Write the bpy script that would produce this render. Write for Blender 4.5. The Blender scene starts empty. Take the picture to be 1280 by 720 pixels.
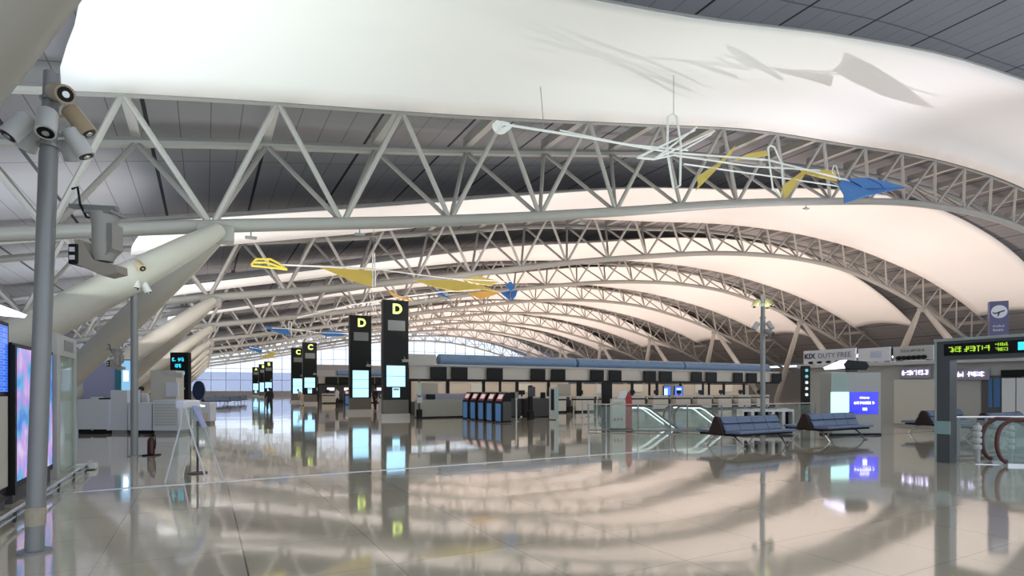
import bpy, math, random
from mathutils import Vector, Matrix
random.seed(7)
SC = bpy.context.scene
COL = SC.collection
PI = math.pi
FPX = 700.0                       # focal length in pixels of a 1280 px wide frame
TH = math.atan(384 / 700.0)       # the camera looks this far to the right of the hall's long axis
CT, ST = math.cos(TH), math.sin(TH)
EYE = 1.6

# ------------------------------------------------------------------ helpers
def floor_at(px, py):
    d = FPX * EYE / (py - 486); r = (px - 640) / FPX * d
    return (r * CT + d * ST, d * CT - r * ST)

def at_y(px, py, Y):
    t = math.atan((px - 640) / FPX) + TH
    X = Y * math.tan(t); d = Y * CT + X * ST
    return (X, Y, EYE + (486 - py) * d / FPX)

MATS = {}
def mat(name, col, rough=0.5, metal=0.0, emit=None, es=0.0, alpha=None, noise=0.0, nscale=6.0, spec=None, trans=0.0):
    if name in MATS: return MATS[name]
    m = bpy.data.materials.new(name); m.use_nodes = True
    nt = m.node_tree; b = nt.nodes['Principled BSDF']
    b.inputs['Base Color'].default_value = (*col, 1)
    b.inputs['Roughness'].default_value = rough
    b.inputs['Metallic'].default_value = metal
    if spec is not None: b.inputs['Specular IOR Level'].default_value = spec
    if trans: b.inputs['Transmission Weight'].default_value = trans
    if alpha is not None: b.inputs['Alpha'].default_value = alpha
    if emit is not None:
        b.inputs['Emission Color'].default_value = (*emit, 1)
        b.inputs['Emission Strength'].default_value = es
    if noise:
        tc = nt.nodes.new('ShaderNodeTexCoord'); n = nt.nodes.new('ShaderNodeTexNoise')
        n.inputs['Scale'].default_value = nscale; n.inputs['Detail'].default_value = 4
        nt.links.new(tc.outputs['Object'], n.inputs['Vector'])
        mr = nt.nodes.new('ShaderNodeMapRange')
        mr.inputs['To Min'].default_value = 1 - noise; mr.inputs['To Max'].default_value = 1 + noise
        nt.links.new(n.outputs['Fac'], mr.inputs['Value'])
        mx = nt.nodes.new('ShaderNodeVectorMath'); mx.operation = 'SCALE'
        mx.inputs[0].default_value = col
        nt.links.new(mr.outputs['Result'], mx.inputs['Scale'])
        nt.links.new(mx.outputs['Vector'], b.inputs['Base Color'])
    MATS[name] = m
    return m

def glassy(name, col, a, rough=0.03):
    """thin architectural glass: mostly see-through, with a sheen"""
    if name in MATS: return MATS[name]
    m = bpy.data.materials.new(name); m.use_nodes = True
    nt = m.node_tree; nt.nodes.remove(nt.nodes['Principled BSDF'])
    out = nt.nodes['Material Output']
    tr = nt.nodes.new('ShaderNodeBsdfTransparent'); tr.inputs[0].default_value = (*[0.75 + 0.25 * c for c in col], 1)
    gl = nt.nodes.new('ShaderNodeBsdfPrincipled')
    gl.inputs['Base Color'].default_value = (*col, 1); gl.inputs['Roughness'].default_value = rough
    mx = nt.nodes.new('ShaderNodeMixShader'); mx.inputs[0].default_value = a
    nt.links.new(tr.outputs[0], mx.inputs[1]); nt.links.new(gl.outputs[0], mx.inputs[2])
    nt.links.new(mx.outputs[0], out.inputs[0])
    MATS[name] = m
    return m

class MB:
    def __init__(self): self.v = []; self.f = []
    def add(self, vs, fs):
        o = len(self.v); self.v += [tuple(p) for p in vs]; self.f += [tuple(i + o for i in f) for f in fs]
        return self
    def box(self, x0, x1, y0, y1, z0, z1):
        vs = [(x, y, z) for z in (z0, z1) for y in (y0, y1) for x in (x0, x1)]
        return self.add(vs, [(0, 2, 3, 1), (4, 5, 7, 6), (0, 1, 5, 4), (2, 6, 7, 3), (0, 4, 6, 2), (1, 3, 7, 5)])
    def frame(self, p, q):
        d = (Vector(q) - Vector(p)).normalized()
        up = Vector((0, 0, 1)) if abs(d.z) < 0.95 else Vector((0, 1, 0))
        a = d.cross(up).normalized(); return a, a.cross(d).normalized()
    def beam(self, p, q, w, h):
        a, b = self.frame(p, q); vs = []
        for c in (Vector(p), Vector(q)):
            for s, t in ((-1, -1), (1, -1), (1, 1), (-1, 1)): vs.append(c + a * s * w / 2 + b * t * h / 2)
        return self.add(vs, [(3, 2, 1, 0), (4, 5, 6, 7)] + [(i, (i + 1) % 4, 4 + (i + 1) % 4, 4 + i) for i in range(4)])
    def tube(self, p, q, r, r2=None, n=8):
        return self.path([p, q], [r, r if r2 is None else r2], n)
    def path(self, pts, r, n=8):
        pts = [Vector(p) for p in pts]
        if not isinstance(r, (list, tuple)): r = [r] * len(pts)
        vs = []; a = None
        for i, p in enumerate(pts):
            d = (pts[min(i + 1, len(pts) - 1)] - pts[max(i - 1, 0)]).normalized()
            if a is None: a, _ = self.frame((0, 0, 0), d)
            a = (a - d * a.dot(d)).normalized(); b = a.cross(d)
            for k in range(n):
                t = 2 * PI * k / n; vs.append(p + (a * math.cos(t) + b * math.sin(t)) * r[i])
        fs = []
        for i in range(len(pts) - 1):
            for k in range(n):
                k2 = (k + 1) % n; fs.append((i * n + k, i * n + k2, (i + 1) * n + k2, (i + 1) * n + k))
        fs.append(tuple(range(n - 1, -1, -1))); fs.append(tuple((len(pts) - 1) * n + k for k in range(n)))
        return self.add(vs, fs)
    def lathe(self, prof, c=(0, 0, 0), n=16):
        vs = []; m = len(prof)
        for r, z in prof:
            for k in range(n):
                t = 2 * PI * k / n; vs.append((c[0] + r * math.cos(t), c[1] + r * math.sin(t), c[2] + z))
        fs = [(i * n + k, i * n + (k + 1) % n, (i + 1) * n + (k + 1) % n, (i + 1) * n + k) for i in range(m - 1) for k in range(n)]
        fs += [tuple(range(n - 1, -1, -1)), tuple((m - 1) * n + k for k in range(n))]
        return self.add(vs, fs)
    def prism(self, pts, d):
        d = Vector(d); n = len(pts); vs = [Vector(p) for p in pts]; vs += [v + d for v in vs]
        return self.add(vs, [tuple(range(n - 1, -1, -1)), tuple(range(n, 2 * n))] + [(i, (i + 1) % n, n + (i + 1) % n, n + i) for i in range(n)])
    def ball(self, c, r, n=10, sz=1.0):
        prof = [(max(1e-4, math.sin(PI * i / n)) * r, -math.cos(PI * i / n) * r * sz) for i in range(n + 1)]
        return self.lathe(prof, c, n + 4)
    def build(self, name, m, parent=None, smooth=False, bevel=0.0):
        me = bpy.data.meshes.new(name); me.from_pydata(self.v, [], self.f); me.validate()
        if smooth:
            me.polygons.foreach_set('use_smooth', [True] * len(me.polygons))
        me.materials.append(m)
        o = bpy.data.objects.new(name, me); COL.objects.link(o)
        if parent is not None: o.parent = parent
        if smooth:
            try: me.set_sharp_from_angle(angle=0.7)
            except Exception: pass
        if bevel:
            b = o.modifiers.new('bevel', 'BEVEL'); b.width = bevel; b.segments = 2; b.limit_method = 'ANGLE'
        return o

def tag(o, label=None, cat=None, group=None, kind=None):
    if label: o['label'] = label
    if cat: o['category'] = cat
    if group: o['group'] = group
    if kind: o['kind'] = kind
    return o
def thing(name, label, cat, loc=(0, 0, 0), rz=0.0, group=None):
    o = bpy.data.objects.new(name, None); COL.objects.link(o); o.empty_display_size = 0.2
    o.location = loc; o.rotation_euler = (0, 0, rz)
    return tag(o, label, cat, group)
def dup(o, loc=None, rz=None, label=None, group=None, parent=None, scale=None):
    c = o.copy(); COL.objects.link(c)
    if parent is not None: c.parent = parent
    for ch in list(o.children): dup(ch, parent=c)
    if loc is not None: c.location = loc
    if rz is not None: c.rotation_euler = (c.rotation_euler[0], c.rotation_euler[1], rz)
    if scale is not None: c.scale = scale
    if label: c['label'] = label
    if group: c['group'] = group
    return c
def text(name, s, size, m, parent, loc, rot, depth=0.01, align='CENTER', bold=0.0, xs=1.0):
    cu = bpy.data.curves.new(name, 'FONT'); cu.body = s; cu.size = size; cu.extrude = depth; cu.offset = bold
    cu.align_x = align; cu.align_y = 'CENTER'
    t = bpy.data.objects.new(name, cu); me = bpy.data.meshes.new_from_object(t); bpy.data.objects.remove(t)
    me.materials.clear(); me.materials.append(m)
    o = bpy.data.objects.new(name, me); COL.objects.link(o); o.parent = parent
    o.location = loc; o.rotation_euler = rot; o.scale = (xs, 1, 1)
    return o
ORD = ['first', 'second', 'third', 'fourth', 'fifth', 'sixth', 'seventh', 'eighth', 'ninth', 'tenth', 'eleventh', 'twelfth', 'thirteenth', 'fourteenth']

def interp(tab, x):
    """smooth (Catmull-Rom style) curve through (x, value) points"""
    n = len(tab)
    if x <= tab[0][0]: i = 0
    elif x >= tab[-1][0]: i = n - 2
    else:
        i = max(j for j in range(n - 1) if tab[j][0] <= x)
    def slope(j):
        a, b = max(j - 1, 0), min(j + 1, n - 1)
        return (tab[b][1] - tab[a][1]) / (tab[b][0] - tab[a][0])
    x0, y0 = tab[i]; x1, y1 = tab[i + 1]; h = x1 - x0; t = (x - x0) / h
    t = max(-0.5, min(1.5, t))
    return ((2*t**3 - 3*t*t + 1) * y0 + (t**3 - 2*t*t + t) * h * slope(i) + (-2*t**3 + 3*t*t) * y1 + (t**3 - t*t) * h * slope(i + 1))

# ------------------------------------------------------------------ materials
STEEL = mat('painted_steel', (0.31, 0.305, 0.28), 0.45, noise=0.05, nscale=1.5)
STEEL_W = mat('web_steel', (0.36, 0.345, 0.32), 0.45)
STRUT = mat('strut_paint', (0.50, 0.48, 0.42), 0.4, noise=0.05, nscale=1.0)
MEMB = mat('fabric_membrane', (0.86, 0.85, 0.84), 0.75, noise=0.02, nscale=0.15)
GREY = mat('pole_grey', (0.28, 0.29, 0.29), 0.4, 0.2, noise=0.06)
TAN = mat('lamp_tan', (0.50, 0.40, 0.26), 0.45)
WHITEP = mat('white_paint', (0.72, 0.73, 0.72), 0.4)
CREAM = mat('cream_panel', (0.62, 0.59, 0.52), 0.5, noise=0.03)
BLACK = mat('black_plastic', (0.009, 0.009, 0.010), 0.4, spec=0.2)
DARK = mat('dark_grey', (0.05, 0.05, 0.055), 0.45, noise=0.05)
CHAR = mat('charcoal_panel', (0.012, 0.013, 0.012), 0.4, spec=0.2)
MIDG = mat('mid_grey_panel', (0.25, 0.25, 0.24), 0.45, noise=0.04)
LIGHTG = mat('light_grey_panel', (0.52, 0.52, 0.50), 0.45, noise=0.03)
COOLW = mat('cool_white_laminate', (0.66, 0.69, 0.76), 0.35)
STAIN = mat('stainless', (0.6, 0.61, 0.62), 0.25, 0.9)
CHROME = mat('chrome', (0.75, 0.76, 0.78), 0.12, 1.0)
RED = mat('red_plastic', (0.38, 0.02, 0.02), 0.4)
BROWN = mat('dark_walnut_panel', (0.028, 0.011, 0.008), 0.5, noise=0.15, nscale=12)
BLUESEAT = mat('blue_vinyl', (0.15, 0.20, 0.31), 0.45, noise=0.05, nscale=8)
BLUEDUCT = mat('blue_duct', (0.17, 0.27, 0.42), 0.35, 0.1, noise=0.06, nscale=1.2)
YELLOW = mat('yellow_sailcloth', (0.60, 0.47, 0.10), 0.75)
ORANGE = mat('orange_sailcloth', (0.75, 0.44, 0.10), 0.7)
BLUESAIL = mat('blue_sailcloth', (0.03, 0.17, 0.46), 0.7)
LAV = mat('lavender_wall', (0.42, 0.42, 0.62), 0.6)
TEAL = mat('teal_panel', (0.05, 0.28, 0.36), 0.5)
PURPLE = mat('purple_sign', (0.10, 0.085, 0.20), 0.4)
HANDRAIL = mat('handrail_rubber', (0.10, 0.02, 0.018), 0.35)
GLASS = glassy('clear_glass', (0.66, 0.78, 0.75), 0.12)
GLASS2 = glassy('greenish_glass', (0.60, 0.75, 0.66), 0.5)
PANE = glassy('window_pane', (0.55, 0.68, 0.85), 0.12)
SCRBLUE = mat('blue_screen', (0.02, 0.03, 0.1), 0.2, emit=(0.06, 0.16, 0.95), es=1.1)
SCRSKY = mat('pale_screen', (0.2, 0.3, 0.4), 0.2, emit=(0.36, 0.72, 1.0), es=1.5)
SCRCYAN = mat('cyan_white_screen', (0.3, 0.4, 0.4), 0.2, emit=(0.55, 1.0, 0.95), es=1.1)
SCRINDIGO = mat('indigo_screen', (0.02, 0.02, 0.2), 0.2, emit=(0.035, 0.04, 0.72), es=1.2)
GLOWW = mat('white_glow', (0.9, 0.9, 0.9), 0.3, emit=(1, 0.98, 1.0), es=2.2)
GLOWP = mat('violet_white_sign', (0.8, 0.8, 0.9), 0.3, emit=(0.78, 0.72, 1.0), es=1.8)
GLOWG = mat('yellow_green_letter', (0.4, 0.5, 0.1), 0.3, emit=(0.80, 1.0, 0.22), es=1.5)
LEDG = mat('led_yellow_green', (0.2, 0.3, 0.0), 0.3, emit=(0.45, 0.80, 0.05), es=0.8)
LEDC = mat('led_cyan', (0.0, 0.3, 0.4), 0.3, emit=(0.05, 0.62, 0.85), es=1.2)
SKIN = mat('skin', (0.55, 0.36, 0.27), 0.5)
HAIR = mat('black_hair', (0.01, 0.009, 0.008), 0.5)

def lines_mat(name, col, specs, rough, seam, tilt=0.0, spec=0.5, vari=0.06):
    """specs: (axis, period, offset, halfwidth, darkness): straight seams laid on a plain surface"""
    m = bpy.data.materials.new(name); m.use_nodes = True
    nt = m.node_tree; N = nt.nodes.new; L = nt.links.new; b = nt.nodes['Principled BSDF']
    b.inputs['Roughness'].default_value = rough; b.inputs['Specular IOR Level'].default_value = spec
    tc = N('ShaderNodeTexCoord'); sp = N('ShaderNodeSeparateXYZ'); L(tc.outputs['Object'], sp.inputs[0])
    def math2(op, a, bb):
        n = N('ShaderNodeMath'); n.operation = op
        for i, q in enumerate((a, bb)):
            if q is None: continue
            if isinstance(q, (int, float)): n.inputs[i].default_value = q
            else: L(q, n.inputs[i])
        return n.outputs[0]
    fac = None
    for ax, per, off, hw, dk in specs:
        x = math2('DIVIDE', math2('SUBTRACT', sp.outputs[ax], off), per)
        f = math2('ABSOLUTE', math2('SUBTRACT', x, math2('ROUND', x, None)), None)
        f = math2('MULTIPLY', math2('LESS_THAN', f, hw / per), dk)
        fac = f if fac is None else math2('MAXIMUM', fac, f)
    nz = N('ShaderNodeTexNoise'); nz.inputs['Scale'].default_value = 0.5; nz.inputs['Detail'].default_value = 5
    L(tc.outputs['Object'], nz.inputs['Vector'])
    mr = N('ShaderNodeMapRange'); mr.inputs['To Min'].default_value = 1 - vari; mr.inputs['To Max'].default_value = 1 + vari
    L(nz.outputs['Fac'], mr.inputs['Value'])
    sc = N('ShaderNodeVectorMath'); sc.operation = 'SCALE'; sc.inputs[0].default_value = col
    L(mr.outputs[0], sc.inputs['Scale'])
    mx = N('ShaderNodeMix'); mx.data_type = 'RGBA'
    L(fac, mx.inputs['Factor']); L(sc.outputs['Vector'], mx.inputs['A']); mx.inputs['B'].default_value = (*seam, 1)
    L(mx.outputs['Result'], b.inputs['Base Color'])
    if tilt:
        # every tile lies a hair out of level, and the polish is faintly wavy
        cell = N('ShaderNodeVectorMath'); cell.operation = 'FLOOR'
        dv = N('ShaderNodeVectorMath'); dv.operation = 'SCALE'; dv.inputs['Scale'].default_value = 1 / 1.2
        sb = N('ShaderNodeVectorMath'); sb.operation = 'SUBTRACT'; sb.inputs[1].default_value = (0.33, 0.2, 0)
        L(tc.outputs['Object'], sb.inputs[0]); L(sb.outputs[0], dv.inputs[0]); L(dv.outputs[0], cell.inputs[0])
        wn = N('ShaderNodeTexWhiteNoise'); wn.noise_dimensions = '2D'; L(cell.outputs[0], wn.inputs['Vector'])
        n2 = N('ShaderNodeTexNoise'); n2.inputs['Scale'].default_value = 1.1; L(tc.outputs['Object'], n2.inputs['Vector'])
        def centred(o, k):
            a = N('ShaderNodeVectorMath'); a.operation = 'SUBTRACT'; a.inputs[1].default_value = (.5, .5, .5); L(o, a.inputs[0])
            s2 = N('ShaderNodeVectorMath'); s2.operation = 'MULTIPLY'; s2.inputs[1].default_value = (k, k, 0); L(a.outputs[0], s2.inputs[0])
            return s2.outputs[0]
        ad = N('ShaderNodeVectorMath'); L(centred(wn.outputs['Color'], tilt), ad.inputs[0]); L(centred(n2.outputs['Color'], tilt * 1.6), ad.inputs[1])
        ge = N('ShaderNodeNewGeometry'); a2 = N('ShaderNodeVectorMath'); L(ge.outputs['Normal'], a2.inputs[0]); L(ad.outputs[0], a2.inputs[1])
        nm = N('ShaderNodeVectorMath'); nm.operation = 'NORMALIZE'; L(a2.outputs[0], nm.inputs[0])
        L(nm.outputs[0], b.inputs['Normal'])
    return m

FLOORM = lines_mat('polished_tile', (0.68, 0.61, 0.48),
                   [('X', 1.2, 0.33, 0.004, 0.55), ('Y', 1.2, 0.2, 0.004, 0.5), ('X', 60, 0.33, 0.008, 0.9)], 0.07, (0.13, 0.12, 0.10), 0.004, 1.0, 0.05)
FB = FLOORM.node_tree.nodes['Principled BSDF']; FB.inputs['Coat Weight'].default_value = 0.7; FB.inputs['Coat Roughness'].default_value = 0.05
FLOORM.node_tree.links.new(FB.inputs['Normal'].links[0].from_socket, FB.inputs['Coat Normal'])
ROOFM = lines_mat('roof_panels', (0.27, 0.262, 0.27),
                  [('X', 3.69, 2.03, 0.06, 0.93), ('X', 0.9225, 0.18, 0.015, 0.55), ('Y', 7.2, 3.8, 0.03, 0.5)], 0.6, (0.01, 0.01, 0.011), 0, 0.3, 0.08)

# ------------------------------------------------------------------ the building
ZB = [(-16, 3.0), (-10, 4.35), (-4.4, 5.45), (0, 6.25), (7.5, 7.5), (15, 8.95), (22, 10.4), (29.7, 11.75), (37, 12.85), (44.5, 13.5),
      (50, 13.62), (55.5, 13.35), (63, 12.2), (70, 10.6), (78, 8.35), (86, 5.3), (94, 1.9)]
DEP = [(-16, 2.9), (0, 3.3), (20, 3.25), (30, 2.75), (42, 2.35), (52, 2.15), (60, 2.35), (70, 2.9), (80, 3.0), (94, 2.6)]
def zbot(x): return interp(ZB, x)
def ztop(x): return zbot(x) + interp(DEP, x)
NT = 9
YT = [18.3 + 14.4 * k for k in range(NT)]
YEND = 142.0

def setting():
    MB().add([(-14, -8, 0), (95, -8, 0), (95, YEND, 0), (-14, YEND, 0)], [(0, 1, 2, 3)]).build('floor', FLOORM)
    tag(bpy.data.objects['floor'], kind='structure')
    xs = [-14 + i * 1.25 for i in range(87)]
    b = MB(); vs = []
    for y in (-8, YEND):
        for x in xs: vs.append((x, y, ztop(x) + 1.45))
    n = len(xs)
    b.add(vs, [(i, n + i, n + i + 1, i + 1) for i in range(n - 1)])
    o = b.build('ceiling', ROOFM, smooth=True); tag(o, kind='structure')
    s = o.modifiers.new('thick', 'SOLIDIFY'); s.thickness = 0.35; s.offset = 1
    # sides
    wl = MB().box(-14.3, -14, -8, YEND, 0, 2.6).build('wall_left', LAV); tag(wl, kind='structure')
    wr = MB().box(93.5, 93.8, -8, YEND, 0, 5.5).build('wall_right', MIDG); tag(wr, kind='structure')
    # glazed far end: solid knee wall below, curtain glazing above
    we = MB().box(-14, 93, YEND, YEND + 0.3, 0, 1.1).build('wall_end', LIGHTG); tag(we, kind='structure')
    fr = MB()
    for i in range(37):
        x = -13.5 + i * 2.95
        if x < 92.6: fr.box(x - 0.05, x + 0.05, YEND, YEND + 0.25, 1.1, ztop(x) + 1.4)
    for z in (3.6, 6.2, 8.8, 11.4, 14.0):
        xx = [x for x in xs if ztop(x) + 1.2 > z]
        fr.box(xx[0], min(xx[-1], 92.8), YEND, YEND + 0.2, z - 0.045, z + 0.045)
    f = fr.build('window_1', mat('mullion_grey', (0.45, 0.50, 0.60), 0.4)); tag(f, kind='structure')
    for name, za, zb_, m in (('window_pane', lambda x: 5.4, lambda x: ztop(x) + 1.5, PANE), ('daylight_blue_pane', lambda x: 1.1, lambda x: min(5.4, ztop(x) + 1.5), glassy('blue_daylight_glass', (0.10, 0.27, 0.90), 0.6))):  # lower pane coloured blue to stand for the blue daylight outside
        p = MB(); xr = [x for x in xs if zb_(x) > za(x) + 0.05 and x < 93]; q = len(xr)
        vs = [(x, YEND + 0.1, za(x)) for x in xr] + [(x, YEND + 0.1, zb_(x)) for x in xr]
        p.add(vs, [(i, i + 1, q + i + 1, q + i) for i in range(q - 1)]).build(name, m, f)
    # glazing above the low left wall
    xl = -14.15; b = MB(); zt = ztop(-14) + 1.5
    for i in range(38): b.box(xl - 0.08, xl + 0.08, -8 + i * 4.05 - 0.05, -8 + i * 4.05 + 0.05, 2.6, zt)
    b.box(xl - 0.08, xl + 0.08, -8, YEND, 4.9, 5.02)
    f2 = b.build('window_2', mat('mullion_grey', (0.45, 0.50, 0.60), 0.4)); tag(f2, kind='structure')
    MB().box(xl - 0.01, xl + 0.01, -8, YEND, 2.6, zt).build('window_pane', glassy('frosted_pane', (0.62, 0.68, 0.78), 0.75, 0.4), f2)
    # expansion-joint strip across the floor
    t = MB().box(-2.2, 60, 10.86, 10.93, 0.0, 0.006).build('trim_1', STAIN); tag(t, kind='structure')

def build_truss():
    r = thing('roof_truss', 'first curved steel roof truss, nearest, under the biggest white fabric baffle', 'roof truss', (0, YT[0], 0), 0, 'steel roof trusses')
    YF, YR = -0.9, 2.4
    xs = [-14 + i * 1.25 for i in range(83)]
    MB().path([(x, 0, zbot(x)) for x in xs], 0.20, 12).build('bottom_chord', STEEL, r, True)
    MB().path([(x, YF, ztop(x)) for x in xs], 0.13, 8).build('top_chord', STEEL, r, True)
    MB().path([(x, YR, ztop(x)) for x in xs], 0.17, 8).build('top_chord', STEEL, r, True)
    A = 3.69
    for i in range(-3, 23):
        xb = A * (i + 0.05); pb = (xb, 0, zbot(xb))
        for j in (-0.5, 0.5):
            xt = A * (i + j + 0.0)
            MB().tube(pb, (xt, YF, ztop(xt)), 0.085, n=7).build('front_diagonal', STEEL_W, r, True)
            MB().tube(pb, (xt, YR, ztop(xt)), 0.08, n=7).build('rear_diagonal', STEEL_W, r, True)
        xt = A * (i + 0.5)
        MB().beam((xt, YF, ztop(xt) + 0.32), (xt, YR, ztop(xt) + 0.32), 0.26, 0.40).build('cross_beam', STEEL_W, r)
    return r

NEAR = [(-4, -1.7), (0, -1.6), (8, -1.2), (15, -0.9), (27, -0.55), (40, 0.25), (52, 0.85), (62, 0.85), (70, 0.3), (80.5, -1.1)]
def build_membrane(k):
    y0 = 9.35 + 14.4 * k; y1 = 17.15 + 14.4 * k
    nx, ny = 84, 10; vs = []
    for j in range(ny + 1):
        v = j / ny; bow = 4 * v * (1 - v)
        xa = -3.05 + 0.9 * bow * bow; xb = 80.3 - 0.4 * bow
        for i in range(nx + 1):
            x = xa + (xb - xa) * i / nx
            vs.append((x, y0 + (y1 - y0) * v - y0, ztop(x) + (interp(NEAR, x) if k else min(-0.88 + max(0, x - 29) * 0.09, interp(NEAR, max(x, 10)))) * (1 - v) - (0.1 if k == 0 else 0.38 + 0.55 * max(0, 1 - x / 11)) * v + (0.72 - 0.25 * max(0, min(1, (x - 35) / 15))) * bow))
    w = nx + 1
    fs = [(j * w + i, (j + 1) * w + i, (j + 1) * w + i + 1, j * w + i + 1) for j in range(ny) for i in range(nx)]
    o = MB().add(vs, fs).build('ceiling_membrane', MEMB, None, True)
    o.location = (0, y0, 0)
    s = o.modifiers.new('thick', 'SOLIDIFY'); s.thickness = 0.03; s.offset = 1
    c = MB()
    for j in (0, ny): c.path([Vector(vs[j * w + i]) + Vector((0, 0, 0.02)) for i in range(0, w, 2)], 0.035, 6)
    c.build('edge_cable', STEEL, o, True)
    return o

def column_pair(k, right=False):
    Y = YT[0] + 14.4 * k
    if not right:
        top = Vector((0.35, 0, zbot(0.35) - 0.05)); foot = 6.75; fx = -5.9; ra, rb = 0.37, 0.31
        lab = 'big V-shaped pair of leaning tubular columns at the left end of the %s roof truss' % (ORD[k] if k >= 0 else 'nearest unseen')
        if k < 0: lab = 'leaning tubular column cut off by the top left corner of the view'
        loc = (0, Y if k >= 0 else Y - 0.5, 0)
    else:
        top = Vector((70, 0, zbot(70) - 0.05)); foot = 6.0; fx = 73.2; ra, rb = 0.34, 0.28
        lab = 'pale V-shaped column pair at the right end of the %s roof truss' % ORD[k]; loc = (0, Y, 0)
    r = thing('inclined_column', lab, 'column', loc, 0, 'V-shaped columns under the roof trusses')
    for s in (-1, 1):
        p = top + Vector((0, 0.25 * s, -0.15)); q = Vector((fx, foot * s, 0.0)); d = q - p
        MB().path([p, p + d * 0.12, p + d * 0.3, p + d * 0.97, q], [rb * 0.7, rb, ra, ra, ra], 20).build('strut', STRUT if not right else STEEL_W, r, True)
    r['kind'] = 'thing'
    MB().box(top.x - 0.55, top.x + 0.4, -0.26, 0.26, top.z - 0.42, top.z + 0.02).build('node_box', STEEL, r, bevel=0.03)
    return r

setting()
truss = build_truss()
for k in range(1, NT):
    dup(truss, (0, YT[k], 0), label='%s curved steel roof truss counting back from the viewer' % ORD[k])
for k in range(NT):
    tag(build_membrane(k), '%s long white fabric ceiling baffle counting back from the viewer' % ORD[k], 'ceiling baffle', 'white fabric ceiling baffles')
for k in range(-1, NT): column_pair(k)
for k in range(1, NT): column_pair(k, True)
# little lamps under the first truss
for i, (x, lab) in enumerate(((1.2, 'tiny grey lamp under the first truss, right beside the leaning column head'), (4.4, 'tiny grey lamp under the first truss, second from the left'),
               (13.2, 'tiny grey lamp under the middle of the first truss'), (27.6, 'tiny grey lamp under the first truss, below the blue sail'))):
    r = thing('truss_lamp', lab, 'lamp', (x, YT[0], zbot(x) - 0.2), 0, 'small lamps under the first truss')
    MB().tube((0, 0, 0.06), (0, 0, -0.14), 0.02).build('stem', GREY, r)
    MB().box(-0.16, 0.16, -0.1, 0.1, -0.2, -0.14).build('lamp_head', GREY, r, bevel=0.02)
# ------------------------------------------------------------------ light poles
def spot_head(parent, base, az, el, m, r=0.085, L=0.27):
    """a cylinder lamp on a small yoke; base = yoke point on the pole, (az, el) = where its mouth points"""
    d = Vector((math.cos(el) * math.cos(az), math.cos(el) * math.sin(az), math.sin(el)))
    out = Vector((math.cos(az), math.sin(az), 0))
    c = Vector(base) + out * 0.17
    b = MB(); b.path([c - d * L * 0.5, c - d * L * 0.44, c + d * L * 0.44, c + d * L * 0.5], [r * 0.9, r, r, r * 1.02], 14)
    b.tube(base, c + Vector((0, 0, r * 0.9)), 0.014, n=6)
    h = b.build('spotlight', m, parent, True)
    MB().path([c + d * L * 0.5, c + d * (L * 0.5 + 0.006)], [r * 0.8, r * 0.78], 14).build('lens', BLACK, h)
    MB().path([c + d * L * 0.502, c + d * (L * 0.5 + 0.012)], [r * 0.4, r * 0.36], 10).build('lamp_bulb', CHROME, h)
def light_pole(x, y, label, heads, H=4.72, lean=0.0):
    r = thing('light_pole', label, 'light pole', (x, y, 0), 0, 'grey light poles with clustered spotlights')
    r.rotation_euler = (0, lean, 0)
    MB().lathe([(0.078, 0.02), (0.078, 3.9), (0.070, 3.95), (0.066, H), (0.05, H + 0.015)], n=16).build('shaft', GREY, r, True)
    MB().lathe([(0.14, 0), (0.14, 0.025), (0.09, 0.03)], n=16).build('base_flange', GREY, r, True)
    MB().lathe([(0.10, H - 0.74), (0.10, H - 0.71)], n=16).build('mounting_ring', GREY, r); MB().lathe([(0.09, H - 0.28), (0.09, H - 0.26)], n=16).build('mounting_ring', GREY, r)
    for az, z, el, m in heads:
        spot_head(r, (0.06 * math.cos(az), 0.06 * math.sin(az), z), az, el, m)
    return r
A0 = -TH                                           # azimuth of the view's right-hand direction
B1 = math.atan2(-7.04, 1.46)                       # azimuth from the pole back to the viewer
H1 = [(B1 + 0.3, 4.46, -0.35, TAN), (B1 + 1.35, 4.30, -0.9, TAN), (B1 + 3.0, 4.55, 0.2, GREY),
      (B1 - 1.45, 4.10, -1.0, WHITEP), (B1 - 0.1, 4.14, -1.1, WHITEP), (B1 + 1.4, 4.08, -1.05, WHITEP), (B1 + 2.4, 4.1, -1.0, WHITEP), (B1 - 2.5, 4.1, -1.0, WHITEP)]
lp = light_pole(-1.46, 7.04, 'tall grey light pole with tape round its foot, beside the glowing screens', H1, lean=0.028)
b = MB()
for i in range(5): b.lathe([(0.084 + 0.002 * (i % 2), 0.27 + 0.035 * i), (0.084, 0.27 + 0.035 * (i + 1))], (0, 0, 0), 16)
b.build('tape_wrap', mat('old_tape', (0.45, 0.40, 0.30), 0.7, noise=0.25, nscale=14), lp)
B2 = math.atan2(-16.0, 1.47)
H2 = [(B2 + 0.5, 4.5, -0.6, TAN), (B2 - 1.4, 4.05, -1.1, WHITEP), (B2 + 0.1, 4.08, -1.3, WHITEP), (B2 + 1.3, 4.02, -1.1, WHITEP)]
light_pole(-1.47, 16.0, 'grey light pole standing behind the fire extinguisher by the white counters', H2, H=4.66)
YTAN = mat('lamp_yellowed', (0.50, 0.42, 0.20), 0.45)
B3 = math.atan2(-12.15, -16.05)
H3 = [(B3 - 1.1, 4.40, -0.8, YTAN), (B3 + 1.1, 4.40, -0.8, YTAN), (B3 + 2.6, 4.4, -0.9, YTAN),
      (B3 - 1.2, 3.66, -1.0, LIGHTG), (B3 + 1.2, 3.66, -1.0, LIGHTG), (B3 + 1.0, 3.42, -0.5, GREY)]
light_pole(16.05, 12.15, 'grey light pole rising behind a blue bench, two rings of yellowed spotlights', H3, H=4.66)

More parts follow.
